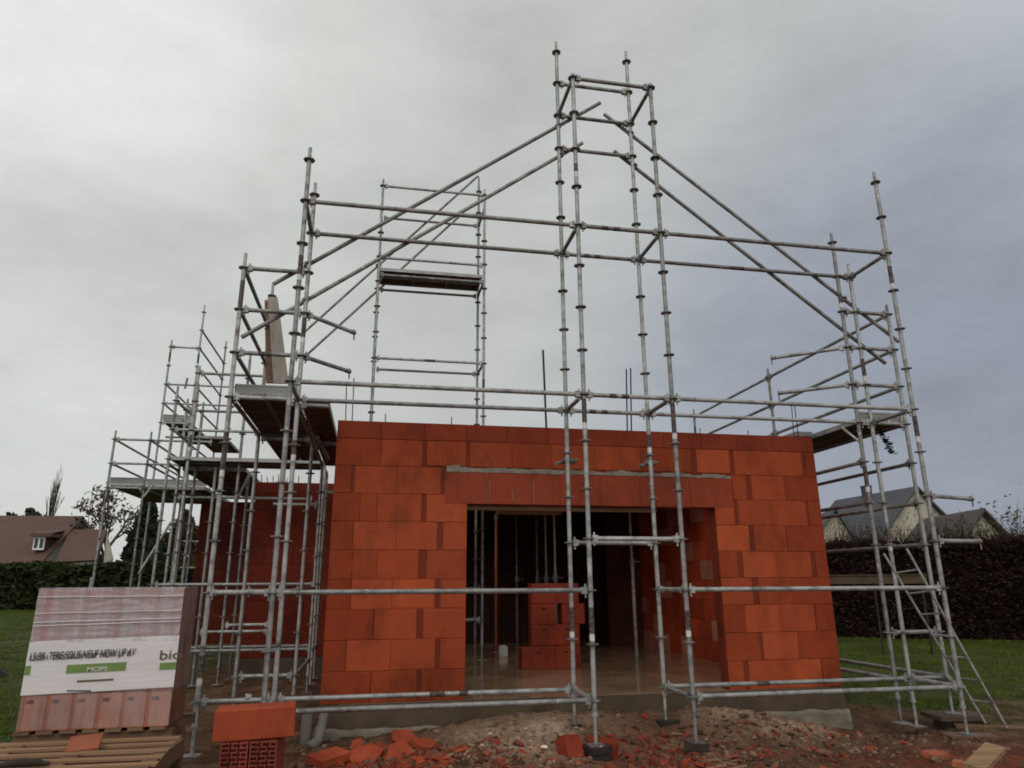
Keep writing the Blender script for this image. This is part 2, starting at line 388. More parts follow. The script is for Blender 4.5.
# slab, footing
b = MB(); b.box(HX0-.002, HX1+.004, HY-.006, HY+.5, FLOOR-.24, FLOOR-.004); b.build('slab_edge', M['slab_dark'], house)
n = 40
for (xa, xb) in ((HX0-.04, .95), (3.55, HX1+.03)):
    b = MB(); m_ = int((xb-xa)/.03)
    nz = 22; vs = []
    for j in range(nz+1):
        for i in range(m_+1):
            a = xa+(xb-xa)*i/m_; zt_ = FLOOR-.243+.022*noise.noise((a*4, 3, 1))+.008*noise.noise((a*17, 3, 1)); z = -1.0+(zt_+1.0)*j/nz
            vs.append((a, HY-.045+.022*noise.noise((a*5, z*5, 2))+.014*noise.noise((a*17, z*17, 4))+.02*max(0, noise.noise((a*2.2, z*6, 9)))+(.02 if j == nz else 0), z))
    vs += [(p[0], HY+.3, p[2]) for p in vs[-(m_+1):]]
    b.add(vs, [(j*(m_+1)+i, j*(m_+1)+i+1, (j+1)*(m_+1)+i+1, (j+1)*(m_+1)+i) for j in range(nz+1) for i in range(m_)], smooth=True)
    b.box(xa+.001, xb-.001, HY+.0, HY+.3, -1.0, FLOOR-.30)
    b.build('footing', M['concrete_rough'], house)
b = MB(); b.box(HX0+.2, HX1-.2, HY+.001, 15.6, FLOOR-.05, FLOOR); b.build('floor_slab', M['floor'], house)
# side, inner and rear walls with courses of blocks
def side_wall(name, x, y0, y1, z0, z1, face, ptone, seed=3):
    random.seed(seed); b = MB(); th = .2
    xa, xb = (x, x+th) if face < 0 else (x-th, x)
    b.box(xa+.006, xb-.006, y0, y1, z0, z1, body)
    k = 0; z = z0
    while z < z1-.02:
        zt = min(z1, z+CH); y = y0 - (.25 if k % 2 else 0)
        while y < y1-.01:
            a = max(y0, y); c = min(y1, y+.5)
            for xf, s in ((xa, 1), (xb, -1)):
                t = tone(random.choice(ptone), .12)
                x_ = xf; xi = xf+.012*s
                b.add([(x_, a+.003, z+.003), (x_, c-.003, z+.003), (x_, c-.003, zt-.003), (x_, a+.003, zt-.003),
                       (xi, a+.003, z+.003), (xi, c-.003, z+.003), (xi, c-.003, zt-.003), (xi, a+.003, zt-.003)],
                      [(3,2,1,0),(0,1,5,4),(1,2,6,5),(2,3,7,6),(3,0,4,7)] if s > 0 else [(0,1,2,3),(4,5,1,0),(5,6,2,1),(6,7,3,2),(7,4,0,3)], t)
            y += .5
        z = zt; k += 1
    return b.build(name, M['brick'], house)
side_wall('wall', HX1, HY+.202, 15.6, FLOOR, TOP, 1, [(.52, .085, .036), (.48, .078, .032), (.45, .072, .03), (.42, .066, .028), (.56, .22, .15)], 4)  # same blocks as the facade, tones raised to imitate light inside the room
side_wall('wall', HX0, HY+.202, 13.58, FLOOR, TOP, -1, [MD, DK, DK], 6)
def front_facing(name, x0, x1, y, z0, z1, ptone, seed):
    random.seed(seed); b = MB(); b.box(x0, x1, y+.009, y+.2, z0, z1, body); k = 0; z = z0
    while z < z1-.02:
        zt = min(z1, z+CH); x = x0-(.25 if k % 2 else 0)
        while x < x1-.01:
            a = max(x0, x); c = min(x1, x+.5); g = .02 if random.random() < .25 else .003
            if c-a > .03: block(b, a+.003, c-g, z+.003, zt-.003, y+random.uniform(-.002, .002), tone(random.choice(ptone), .1))
            x += .5
        z = zt; k += 1
    return b.build(name, M['brick'], house)
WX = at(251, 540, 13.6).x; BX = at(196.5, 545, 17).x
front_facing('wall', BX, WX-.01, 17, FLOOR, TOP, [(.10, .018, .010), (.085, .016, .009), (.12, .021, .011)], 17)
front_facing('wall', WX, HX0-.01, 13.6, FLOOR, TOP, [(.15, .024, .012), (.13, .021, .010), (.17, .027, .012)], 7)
b = MB(); b.box(WX-.02, HX0-.012, 13.58, 13.8, -.9, FLOOR-.002); b.build('footing', M['slab_dark'], house)
b = MB(); b.box(WX+.001, WX+.2, 13.802, 22, FLOOR, TOP, DK); b.build('wall', M['brick'], house)
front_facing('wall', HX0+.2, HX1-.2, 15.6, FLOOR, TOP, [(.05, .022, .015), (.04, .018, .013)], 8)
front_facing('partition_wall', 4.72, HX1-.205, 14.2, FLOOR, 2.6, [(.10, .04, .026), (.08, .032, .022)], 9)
b = MB()                                             # upper floor, cut back in front and holed round the tower to admit light
z0, z1 = 2.62, 2.80
for (x0, x1, y0, y1) in ((HX0+.203, HX1-.203, 10.5, 12.05), (HX0+.203, -.36, 12.05, 13.35), (2.16, HX1-.203, 12.05, 13.35), (HX0+.203, HX1-.203, 13.35, 15.59)):
    b.box(x0, x1, y0, y1, z0, z1)
b.build('ceiling_slab', M['concrete'], house)
def bar(px0, py0, px1, py1, Y, r=.006):
    b = MB(); p, q = at(px0, py0, Y), at(px1, py1, Y); q.z = min(q.z, TOP-.03); b.tube(p, q, r, 6); b.build('rebar', M['rebar'], house)
bar(543, 350, 546.5, 432, 8.3, .013); bar(626.3, 369, 627.3, 434, 8.3, .009); bar(630.6, 368, 631.4, 434, 8.3, .009)
bar(791.5, 405, 794, 440, 8.33, .006); bar(794.5, 406, 799, 440, 8.33, .006)
bar(346.5, 384, 345.5, 425, 8.31, .006); bar(354, 378, 352, 424, 8.31, .006)
for px in (385.5, 451.5, 700, 748): bar(px, 414+(px-385)*.045, px, 425+(px-385)*.045, 8.27, .006)
for i in range(9):
    px = 257+i*5.2+random.uniform(-1, 1); p = at(px, 476+random.uniform(-4, 2), 13.7); b = MB(); b.tube(p, (p.x+random.uniform(-.03, .03), 13.7, TOP-.03), .008, 5); b.build('rebar', M['rebar'], house)

# ------------------------------------------------------------------ scaffolding kit
TR = .0243
def rosette_mesh():
    b = MB(); n = 16; rr = [(.063 if i % 2 == 0 else .056) for i in range(n)]
    for z in (-.005, .005): pass
    top = [(rr[i]*math.cos(2*math.pi*i/n), rr[i]*math.sin(2*math.pi*i/n), .005) for i in range(n)]
    bot = [(p[0], p[1], -.005) for p in top]
    b.add(bot+top, [tuple(reversed(range(n))), tuple(range(n, 2*n))]+[(i, (i+1) % n, n+(i+1) % n, n+i) for i in range(n)])
    b.tube((0, 0, -.014), (0, 0, .014), .030, 10)
    o = b.build('rosette_source', M['rosette']); me = o.data; bpy.data.objects.remove(o); me.name = 'rosette'; return me
ROS = rosette_mesh()
def standard(par, x, y, z0, z1, zo=0.0, base=True, labels=(), spig=.15, old=False, ros=True, jack=.28, top_at_rosette=False, tilt=(0, 0)):
    """upright tube with rosettes every half metre, spigot and base jack"""
    mt = M['steel_old'] if old else M['steel']
    b = MB(); zb = z0+(jack if base else 0)
    tx, ty = tilt
    P = lambda z: Vector((x+tx*(z-z0), y+ty*(z-z0), z))
    b.tube(P(zb), P(z1), TR, 12)
    if spig: b.tube(P(z1), P(z1+spig), .019, 10)
    if base:
        b.tube(P(z0+.006), P(zb), .017, 8); b.tube(P(zb-.035), P(zb+.0), .031, 8)
    o = b.build('standard', mt, par)
    if ros:
        k = math.ceil((max(zb, z0)-zo+.02)/.5)
        while zo+.5*k <= z1+.02:
            z = zo+.5*k
            r = bpy.data.objects.new('rosette', ROS); COL.objects.link(r); r.parent = o
            r.location = P(z); r.rotation_euler.z = random.random()
            k += 1
    if base:
        b = MB(); b.box(x-.075, x+.075, y-.075, y+.075, z0-.002, z0+.006); bb = b.build('base_plate', M['steel_old'], o)
    for (za, zb_) in labels:
        b = MB(); b.tube(P(za), P(zb_), TR+.0012, 12, cap=False); b.build('sticker', M['dark_label'], o)
        b = MB(); b.tube(P(za-.07), P(za-.012), TR+.0012, 12, cap=False); b.build('tape_band', M['white_band'], o)
    return o
def rail(par, p, q, name='ledger', heads=(True, True), r=TR, old=False, label=None):
    p = Vector(p); q = Vector(q); d = (q-p); L = d.length; d.normalize()
    b = MB(); ins = .085 if heads[0] else 0; ins2 = .085 if heads[1] else 0
    b.tube(p+d*ins, q-d*ins2, r, 10)
    for e, s, on in ((p, 1, heads[0]), (q, -1, heads[1])):
        if not on: continue
        c = e+d*s*.065; hz = Vector((0, 0, 1)); side = d.cross(hz).normalized()
        mt = Matrix(((d.x, side.x, hz.x, c.x), (d.y, side.y, hz.y, c.y), (d.z, side.z, hz.z, c.z), (0, 0, 0, 1)))
        b.box(-.03, .03, -.022, .022, -.033, .033, mat=mt)
        b.box(-.006+.0*s, .012, -.004, .004, -.07, .062, mat=mt @ Matrix.Translation((-.01*s, 0, 0)))
    o = b.build(name, M['steel_old'] if old else M['steel'], par)
    if label:
        b = MB()
        for (t0, t1) in label: b = MB(); b.tube(p+d*L*t0, p+d*L*t1, r+.0012, 10, cap=False); b.build('sticker', M['dark_label'], o)
    return o
def coupler(par, p, d):
    d = Vector(d).normalized(); b = MB(); p = Vector(p)
    b.tube(p-d*.028, p+d*.028, .036, 8); s = d.cross(Vector((0, 0, 1))); s = s.normalized() if s.length > .1 else Vector((1, 0, 0))
    b.tube(p+Vector((0, 0, -.028))+s*.0, p+Vector((0, 0, .028)), .034, 8); b.tube(p-s*.055, p+s*.055, .010, 6); b.tube(p+s*.055-d*.02, p+s*.055+d*.02, .014, 6)
    b.build('coupler', M['rosette'], par)
def deck(par, x0, x1, y0, y1, z, w=.32, wood=True):
    """boards side by side running along Y (each board a part)"""
    n = max(1, round((x1-x0)/w)); s = (x1-x0)/n
    for i in range(n):
        b = MB(); a, c = x0+i*s+.006, x0+(i+1)*s-.006
        b.box(a+.022, c-.022, y0+.03, y1-.03, z-.045, z+.004, mi=0)
        b.box(a, a+.02, y0+.004, y1-.004, z-.055, z+.006, mi=1); b.box(c-.02, c, y0+.004, y1-.004, z-.055, z+.006, mi=1)
        b.box(a+.0205, c-.0205, y0, y0+.028, z-.06, z+.006, mi=1); b.box(a+.0205, c-.0205, y1-.028, y1, z-.06, z+.006, mi=1)
        m = (y1-y0); k = max(1, int(m/.6))
        for j in range(1, k): b.box(a+.0225, c-.0225, y0+m*j/k-.012, y0+m*j/k+.012, z-.052, z-.0455, mi=1)
        b.build('deck_board', [M['deck_wood'], M['steel_old']], par)
def deck_x(par, x0, x1, y0, y1, z, w=.32):
    n = max(1, round((y1-y0)/w)); s = (y1-y0)/n
    for i in range(n):
        b = MB(); a, c = y0+i*s+.006, y0+(i+1)*s-.006
        b.box(x0+.03, x1-.03, a+.022, c-.022, z-.012, z+.004)
        b.box(x0, x1, a, a+.02, z-.055, z+.006, mi=1); b.box(x0, x1, c-.02, c, z-.055, z+.006, mi=1)
        b.box(x0, x0+.028, a+.0205, c-.0205, z-.06, z+.005, mi=1); b.box(x1-.028, x1, a+.0205, c-.0205, z-.06, z+.005, mi=1)
        k = max(1, int((x1-x0)/.6))
        for j in range(1, k): b.box(x0+(x1-x0)*j/k-.012, x0+(x1-x0)*j/k+.012, a+.0205, c-.0205, z-.04, z-.0125, mi=1)
        b.build('deck_board', [M['deck_wood'], M['deck_metal']], par)
def toe_x(par, x0, x1, y, z, h=.13):
    b = MB(); b.box(x0, x1, y-.012, y+.012, z, z+h); b.box(x0, x1, y-.018, y-.0121, z+h-.018, z+h); b.box(x0, x1, y-.018, y-.0121, z, z+.02)
    b.build('toe_board', M['toe'], par)
def toe_y(par, x, y0, y1, z):
    b = MB(); b.box(x-.012, x+.012, y0, y1, z, z+.15); b.build('toe_board', M['toe'], par)

FY, RY = 6.966, 7.691
XF = (-.887, 2.115, 3.114, 6.106)

# ---- main front scaffold with the gable tower
S = thing('scaffold', (2.6, 7.3, -.45), 'tall galvanised tube scaffold across the house front, peaked tower between two wide bays', 'scaffold', 'tube scaffolds round the house')
g0 = [-.45, -.385, -.40, -.452]
tops = [(5.5, 5.5), (7.06, 8.03), (7.06, 8.03), (6.0, 5.06)]
lab = [[(4.15, 4.36)], [(.60, .84), (2.70, 2.95), (5.7, 5.8)], [(.62, .80), (2.62, 2.95)], [(4.60, 4.82), (2.68, 2.92)]]
labr = [[(3.72, 3.95), (2.4, 2.55)], [(.58, .82)], [(2.6, 2.75)], [(3.62, 3.85), (1.5, 1.7)]]
for i, x in enumerate(XF):
    standard(S, x, FY, g0[i], tops[i][0], 0, labels=lab[i], spig=0 if i in (1, 2) else .15)
    standard(S, x, RY, [-.47, -.32, -.33, -.50][i], tops[i][1], 0, labels=labr[i], spig=.14 if i else .16)
def fr(i, j, z, y, **k): return rail(S, (XF[i], y, z), (XF[j], y, z), **k)
for z in (0, 3, 5):
    for y in (FY, RY):
        for i, j in ((0, 1), (1, 2), (2, 3)):
            if z == 0 and i == 1: continue
            lb = None
            if z in (3, 5) and i == 1: lb = [(.28, .36), (.42, .5)]
            if (z, y, i) == (0, RY, 0): lb = [(.50, .55), (.60, .63)]
            if (z, y, i) == (5, RY, 2): lb = [(.42, .48)]
            if (z, y, i) == (0, RY, 2): lb = [(.36, .41)]
            fr(i, j, z, y, label=lb, old=(z == 5))
fr(0, 1, 1, FY); fr(2, 3, 1, FY)
fr(1, 2, 1.5, FY); fr(1, 2, 1.5, RY); fr(1, 2, 7, FY, old=True)
for z in (6.5, 7, 7.5): fr(1, 2, z, RY, old=True)
for i in range(4):
    for z in (0, 3, 5): rail(S, (XF[i], FY, z), (XF[i], RY, z), 'transom', old=(z > 1))
for i in (1, 2): rail(S, (XF[i], FY, 7), (XF[i], RY, 7), 'transom', old=True)
rail(S, (XF[2], FY, 1), (XF[2], RY, 1), 'transom')
# raking tubes that brace the tower
RK = RY+.055
def rake(p0, p1, Y=RK, cps=()):
    a, c = at(*p0, Y), at(*p1, Y); b = MB(); b.tube(a, c, TR, 10); b.build('raking_tube', M['steel_old'], S)
    for px, py in cps: coupler(S, at(px, py, Y-.028), c-a)
rake((273.6, 284), (600, 103), RK, ((307, 264.5), (558, 126.5)))
rake((241.4, 337.5), (582.4, 143), RK, ((305, 301), (560.5, 155)))
rake((604, 114), (899, 342), RK, ((631, 134.5), (843, 299)))
rake((613.9, 151), (885.5, 363.5), RK, ((634.5, 166.5), (847, 336)))
# loose guard rails hanging from one head
def loose(par, p, ang, L, drop=.0, old=False):
    p = Vector(p); q = p+Vector((math.cos(ang)*L, math.sin(ang)*L, -drop))
    rail(par, p, q, 'guard_rail', (True, False), old=old)
    b = MB(); d = (q-p).normalized(); c = q+d*.02; b.tube(q-d*.04, q+d*.03, .028, 8); b.tube(c+Vector((0, 0, -.09)), c+Vector((0, 0, .04)), .009, 6); b.build('wedge_head', M['rosette'], par)
loose(S, (XF[0], RY, 4), R(46), .74); loose(S, (XF[0], RY, 3.5), R(46), .70)
loose(S, (XF[3], FY, 1.5), R(4), .60); loose(S, (XF[3], FY, 2.0), R(6), .62, .02)
for i, dx in ((1, -1), (2, 1)):                     # wall ties above the lintel
    z = 2.43; x = XF[i]
    b = MB(); b.tube((x-.14*1, RY-.03, z-.06), (x+.20, RY+.36, z+.06), .021, 8); b.build('wall_tie', M['rosette'], S); coupler(S, (x, RY+.04, z), (0, 0, 1))
    coupler(S, (x+.14, RY+.28, z+.03), (1, .8, .2))

# ---- return along the left side of the house
LX, LXI = -1.584, -.887
L = thing('scaffold', (LX, RY, -.45), 'scaffold return along the left wall, dark plank deck seen from underneath, grey toe board', 'scaffold', 'tube scaffolds round the house')
standard(L, LX, RY, -.462, 4.5, 0, labels=[(4.02, 4.34), (2.22, 2.62), (.22, .42)], spig=.18)
standard(L, LX, 9.69, -.47, 5.0, 0, labels=[(4.4, 4.55)], spig=.2)
standard(L, LXI, 9.69, -.47, 2.93, 0, spig=0); standard(L, LXI, 11.69, -.47, 2.93, 0, spig=0)
for z in (3.5, 4, 4.5): rail(L, (LX, RY, z), (LXI, RY, z), 'guard_rail', label=[(.35, .55)] if z == 3.5 else None); rail(L, (LX, RY, z), (LX, 9.69 if z < 4.4 else 10.4, z), 'guard_rail', old=True, heads=(True, z < 4.4))
rail(L, (LX, RY, 0), (LXI, RY, 0)); rail(L, (LX, RY, 1), (LXI, FY, 1), heads=(True, True))
rail(L, (LX, RY, 3), (LXI, RY, 3), 'transom'); rail(L, (LX, RY, 3), (LX, 9.69, 3)); rail(L, (LXI, RY, 2.94), (LXI, 9.69, 2.94)); rail(L, (LXI, 9.69, 2.94), (LXI, 11.69, 2.94))
rail(L, (LX, 9.69, 0), (LXI, 9.69, 0)); rail(L, (LXI, 9.69, 0), (LXI, 11.69, 0)); rail(L, (LX, 9.69, 2.95), (LXI, 9.69, 2.95), 'transom')
rail(L, (LX, 9.69, 1), (LXI, 9.69, 1)); rail(L, (LXI, 9.69, 1.02), (LXI, 11.69, 1.02)); rail(L, (LXI, RY, 1), (LXI, 9.69, 1))
rail(L, (LXI, 9.69, 2.9), (-.56, 9.69, 2.9), 'bracket', heads=(True, False)); rail(L, (LXI, RY, 2.94), (-.56, RY, 2.94), 'bracket', heads=(True, False))
rail(L, (LXI, 11.69, 2.5), (-.55, 11.69, 2.5), 'bracket', heads=(True, False)); rail(L, (LXI, 11.69, 2.3), (-1.6, 11.69, 2.3), 'bracket', heads=(True, False))
deck(L, LX+.03, LXI-.02, RY+.02, 9.67, 3.06); deck(L, LX+.03, LXI-.02, 9.70, 11.68, 3.06); deck(L, LXI+.035, -.545, RY+.02, 9.67, 2.985); deck(L, LXI+.035, -.545, 9.70, 11.68, 2.985)
toe_x(L, LX+.03, LXI-.03, RY+.04, 3.055, .10)
rail(L, (LXI+.04, 8.4, 2.96), (LXI+.06, 10.0, 2.90), 'brace', heads=(False, False)); rail(L, (LXI+.10, 9.2, 2.90), (LXI+.16, 10.6, 2.86), 'brace', heads=(False, False))
b = MB(); q0, q1, q2, q3 = at(266, 383, 9.35), at(275, 383, 9.35), at(270, 300, 9.62), at(264.5, 300, 9.62)
b.add([q0, q1, q2, q3]+[v+Vector((0, .03, 0)) for v in (q0, q1, q2, q3)], [(0,1,2,3),(7,6,5,4),(0,4,5,1),(1,5,6,2),(2,6,7,3),(3,7,4,0)])
tag(b.build('plywood_board', M['timber_wet']), 'narrow brown board leaning left of the pale board on the left side deck', 'board')
b = MB()                                             # pale board stood on the deck behind the guard rails
q0, q1, q2, q3 = at(273.5, 383, 9.25), at(288.5, 383, 9.25), at(277.5, 297, 9.6), at(267.5, 297, 9.6)
b.add([q0, q1, q2, q3]+[v+Vector((0, .04, 0)) for v in (q0, q1, q2, q3)], [(0,1,2,3),(7,6,5,4),(0,4,5,1),(1,5,6,2),(2,6,7,3),(3,7,4,0)])
tag(b.build('plywood_board', M['timber_pale']), 'pale plywood board leaning on the guard rails of the left side deck', 'board')

# ---- front of the set-back wing
W = thing('scaffold', (-2.2, 12.4, -.4), 'scaffold bay before the set-back wing wall, grey edged deck half way up', 'scaffold', 'tube scaffolds round the house')
WZ = .09; WF, WR = 12.4, 13.1
standard(W, -3.41, WF, -.43, 4.2, WZ, spig=.14); standard(W, -3.41, WR, -.43, 4.2, WZ, spig=.1); standard(W, -3.11, WF, -.43, 4.72, WZ, spig=0, labels=[(3.3, 3.5)]); standard(W, -3.14, WR, -.43, 4.1, WZ, old=True)
standard(W, -2.70, 12.6, -.43, 3.0, WZ, spig=0); standard(W, -2.33, 12.6, -.43, 4.95, WZ, spig=.1); standard(W, -2.28, 13.3, -.43, 3.0, WZ, spig=0, old=True)
standard(W, -.90, WF, -.43, 3.0, WZ, spig=0); standard(W, -.90, WR, -.43, 3.0, WZ, spig=0, old=True)
for z in (0, 1): rail(W, (-3.41, WF, z+WZ), (-.90, WF, z+WZ)); rail(W, (-3.41, WR, z+WZ), (-.90, WR, z+WZ), old=True)
rail(W, (-3.41, WF, 3.5+WZ), (-.92, WF, 3.5+WZ), 'guard_rail'); rail(W, (-3.11, WF, 4.5+WZ), (-1.55, WF, 4.5+WZ), 'guard_rail', old=True, heads=(True, False)); rail(W, (-3.41, WR, 4+WZ), (-1.2, WR, 4+WZ), 'guard_rail', old=True)
rail(W, (-2.33, 12.6, .46), (-1.6, 12.6, .46)); rail(W, (-2.7, 12.6, .36), (-1.6, 12.6, .36))
for x in (-3.41, -.90): rail(W, (x, WF, 0+WZ), (x, WR, 0+WZ), 'transom'); rail(W, (x, WF, 3), (x, WR, 3), 'transom')
for z in (3.5, 4.0): rail(W, (-3.41, WF, z+WZ), (-3.41, WR+.3, z+WZ), 'guard_rail', old=True, heads=(True, False))
rail(W, (-3.41, WR, 2.55), (-1.1, WR, 2.55)); rail(W, (-2.33, 12.6, 2.4), (-2.28, 13.3, 3.0), 'brace', heads=(False, False), old=True)
deck_x(W, -3.38, -.92, WF-.02, WR+.02, 3.13)
deck(W, -3.38, WX-.12, WR+.05, 15.5, 3.08); deck(W, -3.38, WX-.12, 15.53, 16.9, 3.08)

# ---- long run down the far left of the wing
V = thing('scaffold', (-5.05, 15.6, -.4), 'farthest left scaffold run with two stepped decks and a thin tall end tower', 'scaffold', 'tube scaffolds round the house')
VX0, VX1 = -5.38, -4.69; VY = (15.6, 18.5, 21.4)
gvz = lambda x, y: gz(x, y)-.02
standard(V, VX0, VY[0], gvz(VX0, VY[0]), 4.05, 0, spig=.13); standard(V, VX1, VY[0], gvz(VX1, VY[0]), 4.05, 0, spig=.13, old=True)
standard(V, VX0, VY[1], gvz(VX0, VY[1]), 7.05, 0, spig=.14, labels=[(6.6, 6.85)]); standard(V, VX1, VY[1], gvz(VX1, VY[1]), 8.06, 0, spig=.14, labels=[(6.6, 6.85)])
standard(V, VX1, VY[2], gvz(VX1, VY[2]), 8.06, 0, spig=.14, old=True); standard(V, VX0, VY[2], gvz(VX0, VY[2]), 6.0, 0, spig=.1, old=True)
standard(V, -3.9, 16.6, gvz(-3.9, 16.6), 2.4, 0, spig=0, old=True)
for z in (3.5, 4): rail(V, (VX0, VY[0], z), (-3.45 if z == 4 else -4.0, VY[0], z), 'guard_rail'); rail(V, (VX0, VY[0], z), (VX0, VY[1], z), 'guard_rail', old=True); rail(V, (VX1, VY[0], z), (VX1, VY[1], z), 'guard_rail', old=True)
rail(V, (VX0, VY[0], 1), (VX1, VY[0], 1)); rail(V, (VX1, VY[0], 1), (-3.6, VY[0], 1)); rail(V, (VX0, VY[0], 3), (VX1, VY[0], 3), 'transom')
b = MB(); b.tube(at(138.5, 574, 15.55), at(171, 522, 15.55), TR, 8); b.build('brace', M['steel'], V)
b = MB(); b.tube(at(143.5, 497, 15.5), at(153, 485, 15.5), TR, 8); b.build('brace', M['steel'], V)
for z in (1.45, 2.0): rail(V, (-4.15, 16.6, z), (-3.75, 16.6, z), heads=(False, False))
deck(V, VX0+.03, VX1-.03, VY[0]+.02, VY[1]-.05, 3.07); deck(V, VX1+.03, -3.5, VY[0]+.02, VY[1]-.1, 3.05)
toe_x(V, VX0+.03, VX1-.03, VY[0]+.02, 3.085); toe_x(V, VX1+.03, -3.5, VY[0]+.02, 3.065)
for z in (5.5, 6): rail(V, (VX0, VY[1], z), (-3.0, VY[1], z), 'guard_rail')
rail(V, (VX0, VY[1], 7), (VX1, VY[1], 7)); rail(V, (VX0, VY[1], 5), (VX1, VY[1], 5), 'transom')
for z in (4, 5.5, 6): rail(V, (VX0, VY[1], z), (VX0, VY[2], z), 'guard_rail', old=True)
for z in (4.5, 5, 5.5, 6, 6.5, 7, 7.5): rail(V, (VX1, VY[1], z), (VX1, VY[2], z), 'guard_rail', old=True)
deck(V, VX0+.03, VX1-.03, VY[1]+.02, VY[2], 5.07); toe_x(V, VX0+.03, VX1-.03, VY[1]+.02, 5.085)
b = MB(); p = at(187.5, 378, 18.45); b.tube(p, p+Vector((-.03, 0, -.28)), .03, 8); b.build('wedge_head', M['rosette'], V)
standard(V, VX0-.14, VY[0]+.3, gvz(VX0, VY[0]), 1.25, 0, spig=0, ros=False)

zz_ = at(205, 436, 16.6).z
deck(V, at(196, 436, 16.6).x, at(226, 436, 16.6).x, 16.6, 18.4, zz_)
rail(V, (VX1, 16.6, zz_-.05), (-3.3, 16.6, zz_-.05), old=True, heads=(False, False))
standard(V, at(193, 436, 16.58).x, 16.56, gvz(-4, 16.6), zz_+1.1, 0, spig=.1, old=True); standard(V, at(228, 436, 16.58).x, 16.56, FLOOR, zz_+1.0, 0, spig=.1, old=True)
# ---- tower in the ceiling opening, seen above the wall
B_ = thing('scaffold', (.9, 12.3, FLOOR), 'slim scaffold tower rising behind the front wall with one high deck', 'scaffold', 'tube scaffolds round the house')
BX0, BX1, BY0, BY1 = -.155, 1.83, 12.3, 13.0
standard(B_, BX0, BY0, FLOOR, 8.5, 0, spig=.14); standard(B_, BX1, BY0, FLOOR, 8.5, 0, spig=.14, labels=[(4.5, 4.7)]); standard(B_, BX0-.02, BY1, FLOOR, 7.2, .15, spig=0, old=True); standard(B_, BX1-.02, BY1, FLOOR, 9.2, .0, spig=.14, old=True)
for z in (5, 6.98, 8.5): rail(B_, (BX0, BY0, z), (BX1, BY0, z), 'guard_rail', label=[(.45, .55)] if z == 5 else None)
for z in (5, 8.2): rail(B_, (BX0, BY1, z), (BX1-.02, BY1, z), 'guard_rail', old=True)
for z in (5, 6.65, 8.2): rail(B_, (BX1, BY0, z), (BX1-.02, BY1, z), 'transom', old=True); rail(B_, (BX0, BY0, z), (BX0-.02, BY1, z), 'transom', old=True)
rail(B_, (BX0, BY0, 6.63), (BX1, BY0, 6.63)); rail(B_, (BX0, BY1, 6.63), (BX1-.02, BY1, 6.63), old=True)
deck_x(B_, BX0+.02, BX1-.03, BY0+.01, BY1-.02, 6.78)
for z in (.5, 1.0): rail(B_, (BX0, BY0, z), (BX1, BY0, z))
def rake2(p0, p1, Y):
    b = MB(); b.tube(at(*p0, Y), at(*p1, Y), TR, 8); b.build('raking_tube', M['steel_old'], B_)
rake2((478, 176), (300, 336), 13.06); rake2((463, 213), (300, 361), 13.06)

# ---- return along the right side
Rt = thing('scaffold', (6.2, RY, -.45), 'scaffold return along the right wall with brown deck underside and guard rails running back', 'scaffold', 'tube scaffolds round the house')
HXp, GX = 5.915, 6.595
standard(Rt, HXp, RY, -.46, 5.5, 0, labels=[(4.62, 4.74), (2.2, 2.45)], spig=.14); standard(Rt, GX, RY, -.385, 4.5, 0, spig=.14)
standard(Rt, GX, 10.69, gz(GX, 10.69), 4.5, 0, spig=.16, old=True); standard(Rt, HXp, 10.69, gz(HXp, 10.69), 2.95, 0, spig=0, old=True); standard(Rt, GX, 13.69, gz(GX, 13.69), 4.5, 0, spig=.16, old=True, labels=[(4.1, 4.3)])
for z in (3.5, 4, 4.5):
    rail(Rt, (HXp, RY, z), (GX, RY, z), 'guard_rail', old=True)
    for a, c in ((RY, 10.69), (10.69, 13.69)): rail(Rt, (GX, a, z), (GX, c, z), 'guard_rail', old=True, label=[(.32, .40)] if (z, a) == (3.5, RY) else None)
for z in (0, 1.5, 2.0, 2.5): rail(Rt, (GX, RY, z), (GX, 10.69, z), old=z > 1)
for z in (0, 2.0, 2.5): rail(Rt, (HXp, RY, z), (HXp, 10.69, z), old=z > 1)
rail(Rt, (HXp, RY, .5), (GX, RY, .5)); rail(Rt, (XF[3], RY, 0), (GX, RY, 0)); rail(Rt, (XF[3], FY, 0), (GX, RY, .0)); rail(Rt, (HXp, RY, 3), (GX, RY, 3), 'transom'); rail(Rt, (GX, RY, 3), (GX, 10.69, 3), old=True)
loose(Rt, (HXp, RY, 4), R(141), .92); loose(Rt, (HXp, RY, 3.5), R(141), .88)
deck(Rt, HXp+.03, GX-.03, RY+.02, 10.66, 3.06); deck(Rt, HXp-.30, HXp-.035, RY+.9, 10.66, 3.06, .27)
deck(Rt, HXp+.03, GX-.03, 10.70, 13.66, 3.06)
toe_x(Rt, HXp+.03, GX-.03, RY+.03, 3.075, .07)
b = MB(); b.tube((HXp, RY, 2.74), (HXp-.13, RY+.16, 2.97), .018, 8); b.build('brace', M['steel'], Rt)

# ------------------------------------------------------------------ ladder
lad = thing('ladder', (6.71, 7.24, -.45), 'narrow metal ladder leaning into the right hand scaffold corner', 'ladder')
f0, f1 = Vector((6.72, 7.38, -.44)), Vector((6.72, 7.10, -.44)); t0, t1 = Vector((5.78, 7.40, 1.38)), Vector((5.86, 7.12, 1.42))
for a, c in ((f0, t0), (f1, t1)):
    b = MB(); b.tube(a, c, .013, 8); b.build('stile', M['steel'], lad)
for k in range(7):
    t = .13+k*.125; b = MB(); b.tube(f0.lerp(t0, t), f1.lerp(t1, t), .010, 8); b.build('rung', M['steel'], lad)

